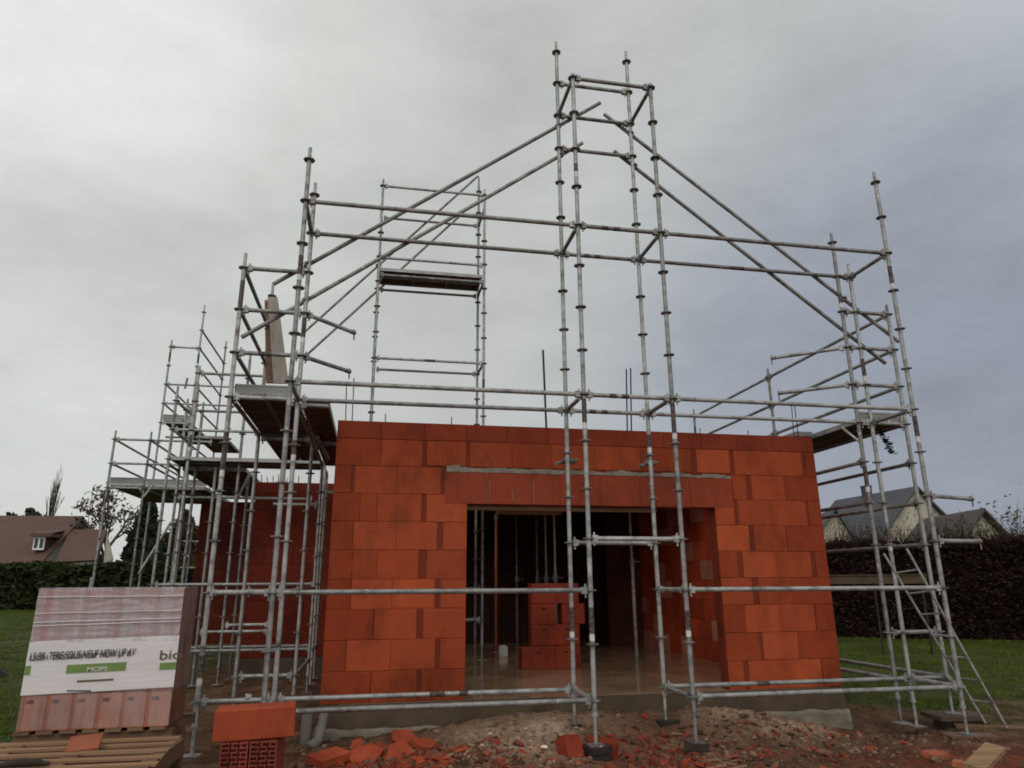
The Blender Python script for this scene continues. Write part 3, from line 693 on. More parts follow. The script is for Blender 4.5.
# ------------------------------------------------------------------ block helpers (hollow clay blocks)
def clay_block(name, size, t, loc, rot, label, cat='brick', group=None, holes=None, seed=0):
    """block with its perforations modelled as recessed cells on the end (local -Y face)"""
    w, d, h = size; b = MB()
    if holes:
        nx_, nz_ = holes; e = .010; cw = (w-e)/nx_; chh = (h-e)/nz_
        xs2 = []; zs2 = []
        b.box(-w/2, w/2, -d/2+.035, d/2, 0, h, tone(t))
        for i in (0, nx_): x = -w/2+i*cw; b.box(x, x+e*.75, -d/2, -d/2+.0345, 0, h, tone(t))
        for j in range(nz_):
            for i in range(1, nx_): x = -w/2+i*cw+(cw*.33 if j % 2 else -cw*.12); b.box(x, x+e*.6, -d/2+.0006, -d/2+.0346, j*chh+e*.81, (j+1)*chh, tone(t))
        for j in range(nz_+1):
            z = j*chh
            for i in range(nx_):
                o_ = (cw*.5 if j % 2 else 0)
                b.box(-w/2+i*cw+e*.76, -w/2+(i+1)*cw-.0005, -d/2+.001, -d/2+.0344, z+.001, z+e*.8, tone(t))
    else:
        e = .006
        vs = []
        for (z, s) in ((0, e), (e, 0), (h-e, 0), (h, e)):
            vs += [(-w/2+s, -d/2+s, z), (w/2-s, -d/2+s, z), (w/2-s, d/2-s, z), (-w/2+s, d/2-s, z)]
        fs = [(3,2,1,0), (12,13,14,15)]
        for r in range(3): fs += [(r*4+i, r*4+(i+1) % 4, r*4+4+(i+1) % 4, r*4+4+i) for i in range(4)]
        b.add(vs, fs, tone(t, .04))
        b.box(-.035, .035, -d/2-.001, -d/2+.01, h*.72, h*.80, tuple(c*.25 for c in t)) if seed == 1 else None
    o = b.build(name, M['shard'], None); o.location = loc; o.rotation_euler = rot
    return tag(o, label, cat, group)

# foreground pair of hollow blocks carrying a solid-faced one
px0 = at(215, 704, 5.0)
bx = at(255, 735, 5.0).x
zt = at(255, 736, 5.0).z
for i, dx in enumerate((-.083, .083)):
    for k in range(2):
        clay_block('clay_brick', (.158, .30, .31), (.25, .055, .038), (bx+dx, 5.0, zt-.315*(k+1)), (0, 0, R(-3)),
                   ('top' if k == 0 else 'bottom')+(' left' if i == 0 else ' right')+' brick of the hollow pair standing end on under the plain block', 'brick', 'hollow bricks stood in the foreground', (3, 12))
tb = clay_block('clay_brick', (.465, .22, .175), (.30, .056, .024), (at(255, 737, 4.98).x, 4.98, zt+.001), (0, R(-1.2), R(4)), 'plain orange block laid across the hollow bricks in the foreground', 'brick')
# ------------------------------------------------------------------ wrapped pallet of bricks
PY = 6.2; a0, a1 = at(40.5, 588, PY).x, at(184, 588, PY).x; pz0, pz1 = .045, 1.045
pk = thing('brick_pallet', ((a0+a1)/2, PY, pz0), 'shrink-wrapped pack of clay bricks with a white and green printed band', 'brick pack')
Wd = a1-a0; cx = (a0+a1)/2; D0, D1 = PY, PY+.48
b = MB(); nb = 6; bw = Wd/nb
hrow = .245
for i in range(nb):
    bb = MB(); x0 = a0+i*bw; t = tone((.42, .175, .11), .06)
    bb.box(x0+.003, x0+bw-.003, D0+.006, D0+.30, pz0, pz0+hrow, t)
    bb.box(x0+bw*.2, x0+bw*.2+.05, D0+.0045, D0+.02, pz0+hrow-.06, pz0+hrow-.035, (.10, .03, .02))
    bb.box(x0+.003, x0+.022, D0+.001, D0+.0055, pz0, pz0+hrow, tone((.38, .115, .065)))
    bb.build('brick', M['shard'], pk)
b = MB()
for k in range(1, 4):
    for i in range(nb): b.box(a0+i*bw+.003, a0+(i+1)*bw-.003, D0+.006, D1-.008, pz0+.25*k+.002, pz0+.25*(k+1)-.004, tone((.40, .13, .10), .05))
b.box(a0+.01, a1-.001, D0+.302, D1-.01, pz0, pz0+.248, (.12, .06, .035)); b.box(a1-.0029, a1-.0004, D0+.02, D1-.01, pz0, pz1, (.19, .088, .052))
for i in range(nb): b.box(a0+i*bw+.05, a0+i*bw+.10, D0+.0035, D0+.02, pz0+.93, pz0+.945, (.12, .04, .03))
b.build('brick_layers', M['shard'], pk)
zb0 = .29; zb1 = .665                                   # printed band
def sheet(name, x0, x1, z0, z1, y, mt, nxs, nzs, amp, seed, skew=0.0, tag_=None):
    """film with thickness: wrinkled front sheet, closed behind"""
    v = []; f = []
    for j in range(nzs+1):
        for i in range(nxs+1):
            x = x0+(x1-x0)*i/nxs; z = z0+(z1-z0)*j/nzs+skew*(i/nxs)
            v.append((x, y-amp*abs(noise.noise((x*5+seed, z*22, seed)))-amp*.6*abs(noise.noise((x*14, z*5, seed))), z))
    n0 = len(v)
    v += [(p[0], y+.003, p[2]) for p in v]
    w = nxs+1
    for j in range(nzs):
        for i in range(nxs):
            q = (j*w+i, j*w+i+1, (j+1)*w+i+1, (j+1)*w+i); f.append(q); f.append(tuple(reversed([k+n0 for k in q])))
    me = bpy.data.meshes.new(name); me.from_pydata(v, [], f); me.materials.append(mt)
    for p in me.polygons: p.use_smooth = True
    return link(name, me, pk)
sheet('wrap_film', a0-.006, a1+.006, zb1-.01, pz1+.004, D0-.004, M['film'], 60, 40, .012, 3)
b = MB(); b.box(a1+.001, a1+.006, D0+.004, D1, zb0, pz1+.004); b.build('wrap_film', M['film_clear'], pk)
b = MB(); b.box(a0-.004, a1+.004, D0+.004, D1, pz1+.0045, pz1+.009); b.build('wrap_film', M['film'], pk)
sheet('printed_band', a0-.008, a1+.010, zb0, zb1, D0-.008, M['print_white'], 40, 16, .0018, 9, .028)
for (z, s) in ((.865, .012), (.80, .02), (.775, .02), (.985, .0)):
    b = MB(); n = 24
    for i in range(n):
        x0 = a0+Wd*i/n; x1 = a0+Wd*(i+1)/n; z_ = z+s*i/n+.003*noise.noise((x0*6, z, 1))
        b.tube((x0, D0-.017, z_), (x1+.002, D0-.017, z+s*(i+1)/n+.003*noise.noise((x1*6, z, 1))), .0035, 6)
    b.build('film_crease', M['print_white'], pk)
def px_on_pack(px, py): return at(px, py, D0-.015)
sheet('wrap_film', a0-.004, a1+.004, pz0+.01, zb0+.02, D0-.001, M['film_haze'], 40, 12, .006, 17)
PB = D0-.0128
def quad_print(pxa, pya, pxb, pyb, mt, name='printed_bar'):
    p, q = at(pxa, pya, PB), at(pxb, pyb, PB); sk = .028/Wd*(q.x-p.x)
    b = MB(); b.add([(p.x, PB, q.z), (q.x, PB, q.z+sk), (q.x, PB, p.z+sk), (p.x, PB, p.z), (p.x, PB+.002, q.z), (q.x, PB+.002, q.z+sk), (q.x, PB+.002, p.z+sk), (p.x, PB+.002, p.z)],
                    [(0,1,2,3),(7,6,5,4),(0,4,5,1),(1,5,6,2),(2,6,7,3),(3,7,4,0)]); b.build(name, mt, pk)
quad_print(67, 665, 125, 672, M['print_green']); quad_print(25.5, 666, 29.5, 675, M['print_green']); quad_print(160, 663, 175.5, 669.5, M['print_green'])
def text(body_, px, py, px2, h_px, mt, name='printed_text', shear=0, dz=0):
    cu = bpy.data.curves.new(name, 'FONT'); cu.body = body_; cu.size = 1; cu.extrude = .001; cu.shear = shear; cu.offset = .006
    o = bpy.data.objects.new(name, cu); COL.objects.link(o)
    dg = bpy.context.evaluated_depsgraph_get(); me = bpy.data.meshes.new_from_object(o.evaluated_get(dg)); bpy.data.objects.remove(o)
    xs2 = [v.co.x for v in me.vertices]; zs2 = [v.co.y for v in me.vertices]
    p, q = at(px, py, PB), at(px2, py, PB); sx = (q.x-p.x)/(max(xs2)-min(xs2)); hz = (at(px, py-h_px, PB).z-p.z)/(max(zs2)-min(zs2)); sk = .028/Wd
    for v in me.vertices:
        x = (v.co.x-min(xs2))*sx; z = (v.co.y-min(zs2))*hz
        v.co = Vector((p.x+x, PB-.0025-v.co.z*.5+dz, p.z+z+x*sk))
    me.materials.append(mt); link(name, me, pk)
text('LS BR  TERE SOUS-NEUF NDW LIP AV', 29, 660.8, 135, 8.0, M['print_black'], shear=.2)
text('US RH  TERE SBUSINEAF WOW J P B', 30, 662.6, 129, 7.2, M['print_black'], dz=-.001)
text('MCIPS', 87, 671.6, 107, 4.4, M['print_white']); text('bio', 159.5, 659.8, 181, 9.5, M['print_olive'])
for k in range(9): quad_print(67+k*2.7, 690.2, 69+k*2.7, 691.6, M['print_black'], 'printed_mark')
quad_print(77, 680.5, 113, 681.4, M['print_olive'], 'printed_mark')
b = MB()                                             # pallet under the pack
for k in range(3): b.box(a0-.02, a1+.03, D0+.02+k*.33, D0+.12+k*.33, -.06, .02)
for k in range(7): b.box(a0-.02+k*(Wd+.05)/7, a0-.02+k*(Wd+.05)/7+.11, D0-.01, D1+.02, .0205, .043)
b.build('pallet', M['timber_wet'], pk)
b = MB(); b.box(a0-.02, a1+.03, D0+.03, D1, -.50, -.062); b.build('pallet_stack', M['timber_wet'], pk)
# loose pallet lying before the pack
lp = thing('wooden_pallet', (-2.4, 5.7, -.3), 'weathered slatted wooden pallet lying before the wrapped brick pack', 'pallet')
for k in range(6):
    y0 = 5.02+k*.205; xa = at(-10, 760-k*6, y0).x-.25; xb = at(152+k*5.6, 756-k*5, y0).x
    b = MB(); z = -.012 + .012*(k % 2)*0
    b.box(xa, xb, y0, y0+.085, z-.016, z); b.build('slat', M['timber'], lp)
xr0 = at(152, 757, 5.02).x
for xo in (-.1, -.65, -1.15):
    b = MB(); b.box(xr0+xo-.045, xr0+xo+.045, 5.03, 6.05, -.13, -.0185); b.build('bearer', M['timber_wet'], lp)
b = MB(); b.box(xr0-1.2, xr0-.06, 5.05, 6.02, -.46, -.131); b.build('bearer_shade_block', M['block_dark'], lp)  # fills the space below the slats, coloured near black as shade in the gaps
# things lying on the pallet
def shard(name, loc, size, t, seed, label, group=None, rot=None, flat=.35):
    rnd = random.Random(seed); b = MB(); n = rnd.choice((4, 5, 5, 6)); pts_ = []
    for i in range(n):
        a = 2*math.pi*i/n+rnd.uniform(-.35, .35); r = size*rnd.uniform(.65, 1.1); pts_.append((r*math.cos(a), r*math.sin(a)*.8))
    h = size*flat*rnd.uniform(.7, 1.2)
    vs = [(x, y, 0) for x, y in pts_]+[(x*.96+rnd.uniform(-.06, .06)*size, y*.96, h*rnd.uniform(.75, 1.1)) for x, y in pts_]
    b.add(vs, [tuple(reversed(range(n))), tuple(range(n, 2*n))]+[(i, (i+1) % n, n+(i+1) % n, n+i) for i in range(n)], tone(t, .12))
    o = b.build(name, M['shard']); o.location = loc; o.rotation_euler = rot or (rnd.uniform(-.5, .5), rnd.uniform(-.5, .5), rnd.uniform(0, 6))
    return tag(o, label, 'brick piece', group) if label else o
p = at(84, 730, 5.75); b = MB(); b.box(-.10, .10, -.09, .09, 0, .02, (.27, .09, .05)); o = b.build('brick_piece', M['shard']); o.location = (p.x, 5.8, .012); o.rotation_euler = (R(22), R(-4), R(8)); tag(o, 'flat orange brick shard propped on the pallet slats', 'brick piece')
b = MB(); p = at(14, 750, 5.25)
for k in range(6): b.tube((p.x-.10+.05*k, 5.25+.006*k, .012+.010*math.sin(k*.6)), (p.x-.05+.05*k, 5.256+.006*k, .012+.010*math.sin((k+1)*.6)), .022*math.sin((k+.7)/7*3.1)+.004, 8, .022*math.sin((k+1.7)/7.6*3.1)+.003)
tag(b.build('glove', M['block_dark']), 'dark crumpled work glove lying on the pallet slats', 'glove')
b = MB(); p = at(146, 762, 5.0)                       # strap loops at the pallet end
prev = None
for k in range(40):
    t = k/39*9; q = (p.x+.02+.012*k/4*.5+.035*math.cos(t), 4.985+.02*math.sin(t*1.3), -.02-.04*math.sin(t)-.001*k)
    if prev: b.tube(prev, q, .004, 5)
    prev = q
tag(b.build('strap', M['white_band']), 'pale plastic strap curled at the end of the slatted pallet', 'strap')

# ------------------------------------------------------------------ blocks inside the room
def room_block(px, pya, pyb, Y, w, label, d=.2):
    p = at(px, pya, Y); q = at(px, pyb, Y); return clay_block('clay_brick', (w, d, q.z-p.z-.006), (.30, .05, .026), (p.x, Y+d/2, p.z), (0, 0, R(random.uniform(-2, 2))), label, 'brick', 'bricks stacked inside the room', seed=1)
G1 = 10.9; z = FLOOR; hB = .30
for (x, zz, w, lbl) in ((2.44, 0, .50, 'lowest left brick of the pile on the room floor, set forward'), (2.86, 0, .32, 'lowest right brick of the pile on the room floor, set forward')):
    clay_block('clay_brick', (w, .24, hB), (.26, .045, .023), (x, G1, FLOOR+zz), (0, 0, R(random.uniform(-3, 3))), lbl, 'brick', 'bricks stacked inside the room', seed=1)
cols = {0: ('left column', 2.60, .39), 1: ('right column', 2.98, .36)}
for k in range(4):
    for c_ in (0, 1):
        nm, x, w = cols[c_]; lv = ('bottom', 'second', 'third', 'top')[k]
        clay_block('clay_brick', (w, .22, hB), (.28, .048, .025), (x+(.09 if (c_ == 1 and k == 2) else 0), G1+.26, FLOOR+k*(hB+.004)), (0, 0, R(random.uniform(-2.5, 2.5))), lv+' brick in the '+nm+' of the pile inside the room', 'brick', 'bricks stacked inside the room', seed=1)
# props holding the upper floor
def prop(x, y, mt, lbl, collar=1.2):
    t = thing('floor_prop', (x, y, FLOOR), lbl, 'prop', 'props under the upper floor')
    b = MB(); b.tube((x, y, FLOOR+.006), (x, y, collar), .030, 10); b.build('outer_tube', mt, t)
    b = MB(); b.tube((x, y, collar), (x, y, 2.61), .022, 10); b.build('inner_tube', M['steel_old'], t)
    b = MB(); b.tube((x, y, collar-.09), (x, y, collar+.02), .045, 10); b.tube((x, y, collar-.03), (x+.14, y, collar-.03), .008, 6); b.build('collar', M['rosette'], t)
    b = MB(); b.box(x-.07, x+.07, y-.07, y+.07, FLOOR, FLOOR+.006); b.box(x-.07, x+.07, y-.07, y+.07, 2.61, 2.618); b.build('plate', M['rosette'], t)
p = at(496, 645, 13.7); prop(p.x, 13.7, M['prop_paint'], 'orange painted floor prop near the left of the dark room', 2.35)
prop(at(517, 600, 14.6).x, 14.6, M['steel_old'], 'grey floor prop behind the orange prop in the dark room')
prop(at(546, 560, 12.8).x, 12.8, M['steel_old'], 'grey floor prop directly behind the brick pile')
prop(at(537, 560, 14.0).x, 14.0, M['steel_old'], 'thin floor prop deep behind the left edge of the brick pile')
prop(at(632, 560, 11.6).x, 11.6, M['steel_old'], 'floor prop standing free by the right wall of the room', 1.45)
prop(at(555, 560, 11.9).x, 11.9, M['steel_old'], 'floor prop close behind the right brick column')
b = MB(); p = at(503, 651, 13.0); b.box(-.07, .07, -.07, .07, 0, .15); b.box(-.05, .05, -.05, .05, .1501, .165); o = b.build('bucket', M['plastic_white']); o.location = (p.x, 13.0, FLOOR); tag(o, 'small white plastic tub on the floor beside the orange prop', 'tub')

# ------------------------------------------------------------------ rubble and heaps by the wall
random.seed(21)
b = MB()
for _ in range(5600):
    c_ = random.choice(((.15, 6.75, .75, .45), (.3, 6.5, .8, .4), (.55, 6.9, .55, .35), (.9, 6.7, .7, .4), (2.6, 6.75, .55, .5), (.1, 6.6, .8, .5), (2.75, 6.7, .55, .6), (2.6, 6.2, .9, .4), (3.3, 7.0, .8, .6), (4.4, 7.0, 1.2, .6)))
    x, y = random.gauss(c_[0], c_[2]*.6), random.gauss(c_[1], c_[3]*.6)
    if y > HY-.1 or y < 4.8 or x < -.9: continue
    s = .010+.042*random.random()**3.0; n = random.choice((3, 4, 4, 5)); a0_ = random.random()*6; zz = gz(x, y)-.004
    mtx = Matrix.Translation((x, y, zz)) @ Matrix.Rotation(random.uniform(-.8, .8), 4, 'X') @ Matrix.Rotation(random.uniform(-.8, .8), 4, 'Y')
    vs = []
    for hh in (0, s*random.uniform(.25, .7)):
        for i in range(n): vs.append(mtx @ Vector((s*random.uniform(.7, 1.3)*math.cos(a0_+6.283*i/n), s*random.uniform(.5, 1.1)*math.sin(a0_+6.283*i/n), hh)))
    t = random.choice(((.27, .048, .022), (.22, .044, .022), (.16, .034, .018), (.15, .07, .042), (.11, .06, .038)) if x < 3 and not (.7 < x < 2.0) else ((.15, .05, .03), (.16, .085, .05), (.20, .13, .085), (.08, .045, .03), (.24, .05, .026)))
    b.add(vs, [tuple(reversed(range(n))), tuple(range(n, 2*n))]+[(i, (i+1) % n, n+(i+1) % n, n+i) for i in range(n)], tone(t, .25))
tag(b.build('rubble', M['shard']), kind='stuff')
b = MB()
for _ in range(9000):
    x = random.uniform(-1.0, 6.2); y = 4.9+3.2*random.random()
    if random.random() > .25+.75*max(blob(x, y, 1.6, 7.3, 1.0, .8), blob(x, y, 4.0, 7.4, 1.1, .6), .5): continue
    s = .006+.026*random.random()**3; zz = gz(x, y)-.003; n = 5; vs = []; a0_ = random.random()*6
    for hh, k_ in ((0, 1), (s*random.uniform(.4, .9), .6)):
        for i in range(n): vs.append((x+s*k_*random.uniform(.7, 1.2)*math.cos(a0_+6.283*i/n), y+s*k_*random.uniform(.7, 1.2)*math.sin(a0_+6.283*i/n), zz+hh))
    sd = zone(x, y)[2]; t = random.choice(((.085, .052, .035), (.12, .072, .046), (.06, .036, .025), (.17, .11, .075))); t = tuple(c_*(1+2.0*sd) for c_ in t)
    b.add(vs, [tuple(range(n, 2*n))]+[(i, (i+1) % n, n+(i+1) % n, n+i) for i in range(n)], tone(t, .2))
tag(b.build('soil_clods', M['shard']), kind='stuff')
where = [((402, 741), .16, 'largest upright clay shard at the top of the broken brick heap'), ((424, 748), .15, 'flat clay slab lying on the right of the broken brick heap'), ((398, 757), .15, 'square clay piece low in the middle of the broken brick heap'),
         ((366, 758), .17, 'wide clay piece left of the square one in the broken brick heap'), ((330, 760), .20, 'long clay piece at the left foot of the broken brick heap'), ((380, 748), .10, 'small tilted clay shard behind the square piece of the heap'),
         ((440, 760), .10, 'clay shard at the right foot of the broken brick heap'), ((357, 745), .09, 'dark clay shard behind the wide piece of the heap'), ((418, 762), .09, 'clay chip in front of the flat slab of the heap'),
         ((462, 757), .08, 'lone clay chip right of the broken brick heap on the soil')]
for i, ((px, py), s, lbl) in enumerate(where):
    r = ray(px, py); t = (-.40-CAM_Z)/r.z; p = EYE+r*t
    rt_ = [(1.0, .2, .3), (.35, .1, .4), (1.2, 0, .1), (.6, -.1, .15), (.3, .05, -.1)][i] if i < 5 else None
    shard('broken_brick', (p.x, p.y, gz(p.x, p.y)+.02), s*1.05, (.31, .060, .027), 100+i, lbl, 'broken brick pieces by the scaffold feet', rt_, .3)
def on_ground(px, py, z=-.36):
    r = ray(px, py); return EYE+r*((z-CAM_Z)/r.z)
for (px, py, sz, rz, rx, lbl) in ((573, 741, (.19, .15, .25), 24, -27, 'upright half brick leaning behind the front scaffold foot'), (600, 733, (.30, .14, .2), -12, 8, 'dark red half brick just right of the leaning one')):
    p = on_ground(px, py, -.33); clay_block('half_brick', sz, (.22, .036, .017), (p.x, p.y, gz(p.x, p.y)-.09), (R(rx), R(5), R(rz)), lbl, 'brick')
# sole blocks under the scaffold feet
for (x, y, zt_, rz, lbl) in ((XF[1], FY, -.387, 20, 'dark timber block under the front foot left of the wide opening middle'), (XF[2], FY, -.402, -25, 'dark timber block under the front foot right of the opening middle'), (XF[2], RY, -.322, 5, 'dark timber block under the rear foot at the slab edge')):
    b = MB(); b.box(-.115, .115, -.10, .10, -.06, 0); b.box(-.10, .10, -.085, .085, -.13, -.0601); o = b.build('sole_block', M['block_dark']); o.location = (x, y, zt_); o.rotation_euler.z = R(rz); tag(o, lbl, 'timber block', 'blocks under scaffold feet')
o = None
b = MB(); b.box(-.24, .24, -.12, .12, -.03, 0); o = b.build('sole_board', M['timber_wet']); o.location = (XF[3]+.02, FY, -.454); o.rotation_euler.z = R(-14); tag(o, 'short board under the front right scaffold foot', 'board')
b = MB(); b.box(-.30, .30, -.20, .20, -.045, 0); b.box(-.2, .2, -.12, .12, -.14, -.0451); o = b.build('paving_slab', M['slab_dark']); o.location = (GX+.02, RY-.02, -.387); o.rotation_euler.z = R(-8); tag(o, 'raised concrete slab on a block under the outer right scaffold foot', 'slab')
b = MB(); b.box(-.62, .62, -.07, .07, -.02, .015); o = b.build('timber_plank', M['timber_wet']); o.location = (6.95, 7.18, gz(6.95, 7.18)+.01); o.rotation_euler.z = R(-28); tag(o, 'narrow plank on the mud that the ladder feet stand on', 'plank')
p = on_ground(985, 756, -.3); b = MB(); b.box(-.36, .36, -.075, .075, 0, .04); o = b.build('timber_plank', M['timber']); o.location = (p.x, p.y, -.33); o.rotation_euler = (R(8), R(-4), R(34)); tag(o, 'short thick plank end lying in the bottom right mud', 'plank')
p = on_ground(978, 764, -.36); b = MB(); b.box(-.16, .16, -.05, .05, 0, .04, (.40, .14, .07)); o = b.build('brick_piece', M['shard']); o.location = (p.x-.04, p.y-.02, -.40); o.rotation_euler = (0, R(6), R(-50)); tag(o, 'orange brick slip under the short thick plank', 'brick piece')
p = on_ground(935, 755, -.45); shard('brick_piece', (p.x, p.y, -.47), .16, (.30, .09, .045), 77, 'flat reddish brick slab sunk in mud left of the short plank', None, (.05, 0, .4), .25)
p = on_ground(544, 731, -.25); shard('stone', (p.x, p.y, gz(p.x, p.y)+.01), .045, (.75, .66, .5), 5, 'pale yellowish stone chip on the sand heap', None, None, .7)
p = Vector((XF[0]-.24, RY-.01, .022)); shard('mortar_lump', p, .035, (.62, .60, .55), 15, 'white mortar lump sitting on the low tube above the plain orange block', None, (0, 0, .3), 1.3)
random.seed(8)
for k in range(9):                                     # splintered laths on the heap
    p = on_ground(random.uniform(640, 800), random.uniform(722, 758), -.3); ln = random.uniform(.1, .28); a = random.uniform(-.6, .9)
    b = MB(); b.box(-ln/2, ln/2, -.012, .012, 0, .012); o = b.build('wood_splinter', M['timber']); o.location = (p.x, p.y, gz(p.x, p.y)+.015); o.rotation_euler = (0, random.uniform(-.2, .2), -a); tag(o, 'splintered lath lying on the soil heap before the right pier', 'wood splinter', 'splinters on the soil heap')
b = MB()                                               # drain pipes at the left corner
px_ = at(308, 715, 8.1).x
b.tube((px_, 8.0, -.62), (px_, 8.0, -.16), .055, 14); b.tube((px_+.17, 8.02, -.16), (px_+.13, 7.9, -.42), .045, 14); b.tube((px_+.13, 7.9, -.42), (px_+.05, 7.78, -.46), .05, 14)
tag(b.build('drain_pipe', M['concrete']), 'grey drain pipe stub with an elbow at the left slab corner', 'pipe')
b = MB()
for i in range(26):
    a = random.uniform(0, 6.28); r_ = random.uniform(0, .5)
p = on_ground(4, 628, -.3)
# dark spoil heap at far left
n_, m_ = 18, 8; v = []; f = []; hx, hy = at(-2, 612, 15).x-.35, 15
for j in range(m_+1):
    for i in range(n_):
        a = 2*math.pi*i/n_; r_ = .75*(j/m_); h = .50*(1-(j/m_)**1.5)+.12*noise.noise((math.cos(a)*r_*2, math.sin(a)*r_*2, 5))
        v.append((hx+r_*math.cos(a), hy+r_*math.sin(a), gz(hx, hy)-.05+h))
for j in range(m_):
    for i in range(n_): f.append((j*n_+i, (j+1)*n_+i, (j+1)*n_+(i+1) % n_, j*n_+(i+1) % n_))
me = bpy.data.meshes.new('soil_heap'); me.from_pydata(v, [], f); me.materials.append(M['block_dark']); tag(link('soil_heap', me), 'dark heap of dug soil on the left lawn edge', 'soil heap')

# ------------------------------------------------------------------ vegetation
def leaf_cloud(b, n, pos_fn, s0, s1):
    for _ in range(n):
        p = pos_fn(); s = random.uniform(s0, s1)
        a = Vector((random.gauss(0, 1), random.gauss(0, 1), random.gauss(0, 1))).normalized(); c = a.orthogonal().normalized()*s*.55; a = a*s
        b.add([p-a, p+c, p+a, p-c], [(0, 1, 2, 3)], random.random())
def hedge(name, pts_, w, h, z0fn, n, s0, s1, mat, label, core, twigs=0):
    b = MB(); segs = list(zip(pts_, pts_[1:])); Ls = [(Vector(q)-Vector(p)).length for p, q in segs]; tot = sum(Ls)
    def pf():
        t = random.random()*tot
        for (p, q), l in zip(segs, Ls):
            if t <= l: break
            t -= l
        d = (Vector(q)-Vector(p)).normalized(); nrm = Vector((-d.y, d.x)); c = Vector(p)+d*min(t, l)
        hh = h*(1+.10*noise.noise((c.x*.45, c.y*.45, 1)) + .05*noise.noise((c.x*2, c.y*2, 4)))
        u = random.random()
        if u < .62: z = random.random()*hh; o = random.choice((-1, -1, -1, 1))*w/2*(1+.22*noise.noise((c.x*1.1, z*1.1, 2)))+random.gauss(0, .06)
        else: z = hh+random.gauss(0, .05*h*.5); o = random.uniform(-w/2, w/2)
        x, y = c.x+nrm.x*o, c.y+nrm.y*o
        return Vector((x, y, z0fn(x, y)+z))
    leaf_cloud(b, n, pf, s0, s1)
    for _ in range(twigs):
        c = pf(); c.z = z0fn(c.x, c.y)+h*random.uniform(.9, 1.02); ln = random.uniform(.12, .5)+.75*random.random()**3; d = Vector((random.gauss(0, .35), random.gauss(0, .35), 1)).normalized()
        b.tube(c, c+d*ln, .006, 3, .002, cap=False, tone=random.random())
        leaf_cloud(b, 4, lambda: c+d*ln*random.uniform(.4, 1)+Vector((random.gauss(0, .04), random.gauss(0, .04), 0)), s0*.5, s1*.5)
    for (p, q) in segs:                                # stems and inner mass
        d = (Vector(q)-Vector(p)).normalized(); nrm = Vector((-d.y, d.x))*(w*.36); zz = min(z0fn(*p), z0fn(*q))-.3
        c = [Vector(p)-nrm, Vector(q)-nrm, Vector(q)+nrm, Vector(p)+nrm]
        b.add([(v_.x, v_.y, zz) for v_ in c]+[(v_.x, v_.y, zz+.3+h*.95) for v_ in c], [(3,2,1,0),(4,5,6,7),(0,1,5,4),(1,2,6,5),(2,3,7,6),(3,0,4,7)], core)
    return tag(b.build(name, mat), label, 'hedge')
hl = lambda x, y: gz(x, y)
hedge('hedge', [(-44, 41), (-17, 37.5), (-5, 35.5)], 1.8, 1.85, hl, 30000, .10, .24, M['leaf_hedge'], 'clipped dark green hedge across the back of the left lawn', .12)
hedge('hedge', [(6.6, 24), (13, 21), (19, 17.5), (30, 12)], 1.8, 2.62, hl, 70000, .03, .085, M['leaf_beech'], 'tall dark brown leafless beech hedge behind the right grass', .1, 4600)
def tree(name, base, h, spread, kind, label, seed, leafmat=None, nleaf=0, ls=(.08, .18), r0=.12, depth=4, upright=.6):
    random.seed(seed); t = thing(name, base, label, 'tree'); tr = MB(); tw = MB(); tips = []
    def grow(p, d, l, r, k):
        q = p+d*l; (tr if k < 2 else tw).tube(p, q, r, 7 if k < 2 else 4, r*.68, cap=False, tone=random.random())
        tips.append((q, k))
        if k >= depth: return
        for _ in range(random.choice((2, 3, 3)) if k else 5):
            nd = (d*upright*1.4+Vector((random.gauss(0, 1)*spread, random.gauss(0, 1)*spread, random.gauss(.25, .5)))).normalized()
            grow(p+d*l*random.uniform(.45, 1), nd, l*random.uniform(.55, .82), r*.6, k+1)
    grow(Vector(base), Vector((0, 0, 1)), h*.38, r0, 0)
    tr.build('trunk', M['bark'], t)
    if nleaf:
        leaf_cloud(tw, nleaf, lambda: random.choice([q for q, k in tips if k >= depth-1])+Vector((random.gauss(0, .25), random.gauss(0, .25), random.gauss(0, .25))), *ls)
    tw.build('crown', leafmat or M['twig'], t)
def gbase(px, Y, py=595): p = at(px, py, Y); return (p.x, Y, gz(p.x, Y)-.1)
tree('bare_tree', gbase(100, 60), 8.6, .5, '', 'bare round-headed tree just right of the brown roofed house', 3, M['twig'], 900, (.10, .22), .2, 4, .8)
tree('poplar_tree', gbase(36, 90), 12.6, .16, '', 'slender bare poplar rising behind the brown roof ridge', 5, M['twig'], 0, (.12, .28), .16, 6, 2.2)
tree('bushy_tree', gbase(17, 82), 10.2, .5, '', 'dark bushy tree behind the left end of the brown roof', 9, M['leaf_conifer'], 5000, (.2, .5), .25, 3, .7)
def conifer(base, h, r, label, seed, n=9000, mat_=None):
    random.seed(seed); t = thing('conifer_tree', base, label, 'tree'); b = MB(); b.tube(base, (base[0], base[1], base[2]+h*.92), .16, 8, .02); b.build('trunk', M['bark'], t); b = MB()
    def pf():
        u = random.random()**1.5; z = u*h; a = random.uniform(0, 6.28); lay = .72+.28*abs(math.sin(z*3.4+a*.7)); rr = r*(1-u)**.8*lay*(1+.3*noise.noise((math.cos(a)*2, math.sin(a)*2, z*.8)))*random.random()**.35
        return Vector((base[0]+rr*math.cos(a), base[1]+rr*math.sin(a), base[2]+.2+z))
    leaf_cloud(b, n, pf, .10, .28); b.build('crown', mat_ or M['leaf_conifer'], t)
conifer(gbase(137, 46), 6.3, 1.6, 'dark ragged conifer behind the left scaffold end', 12)
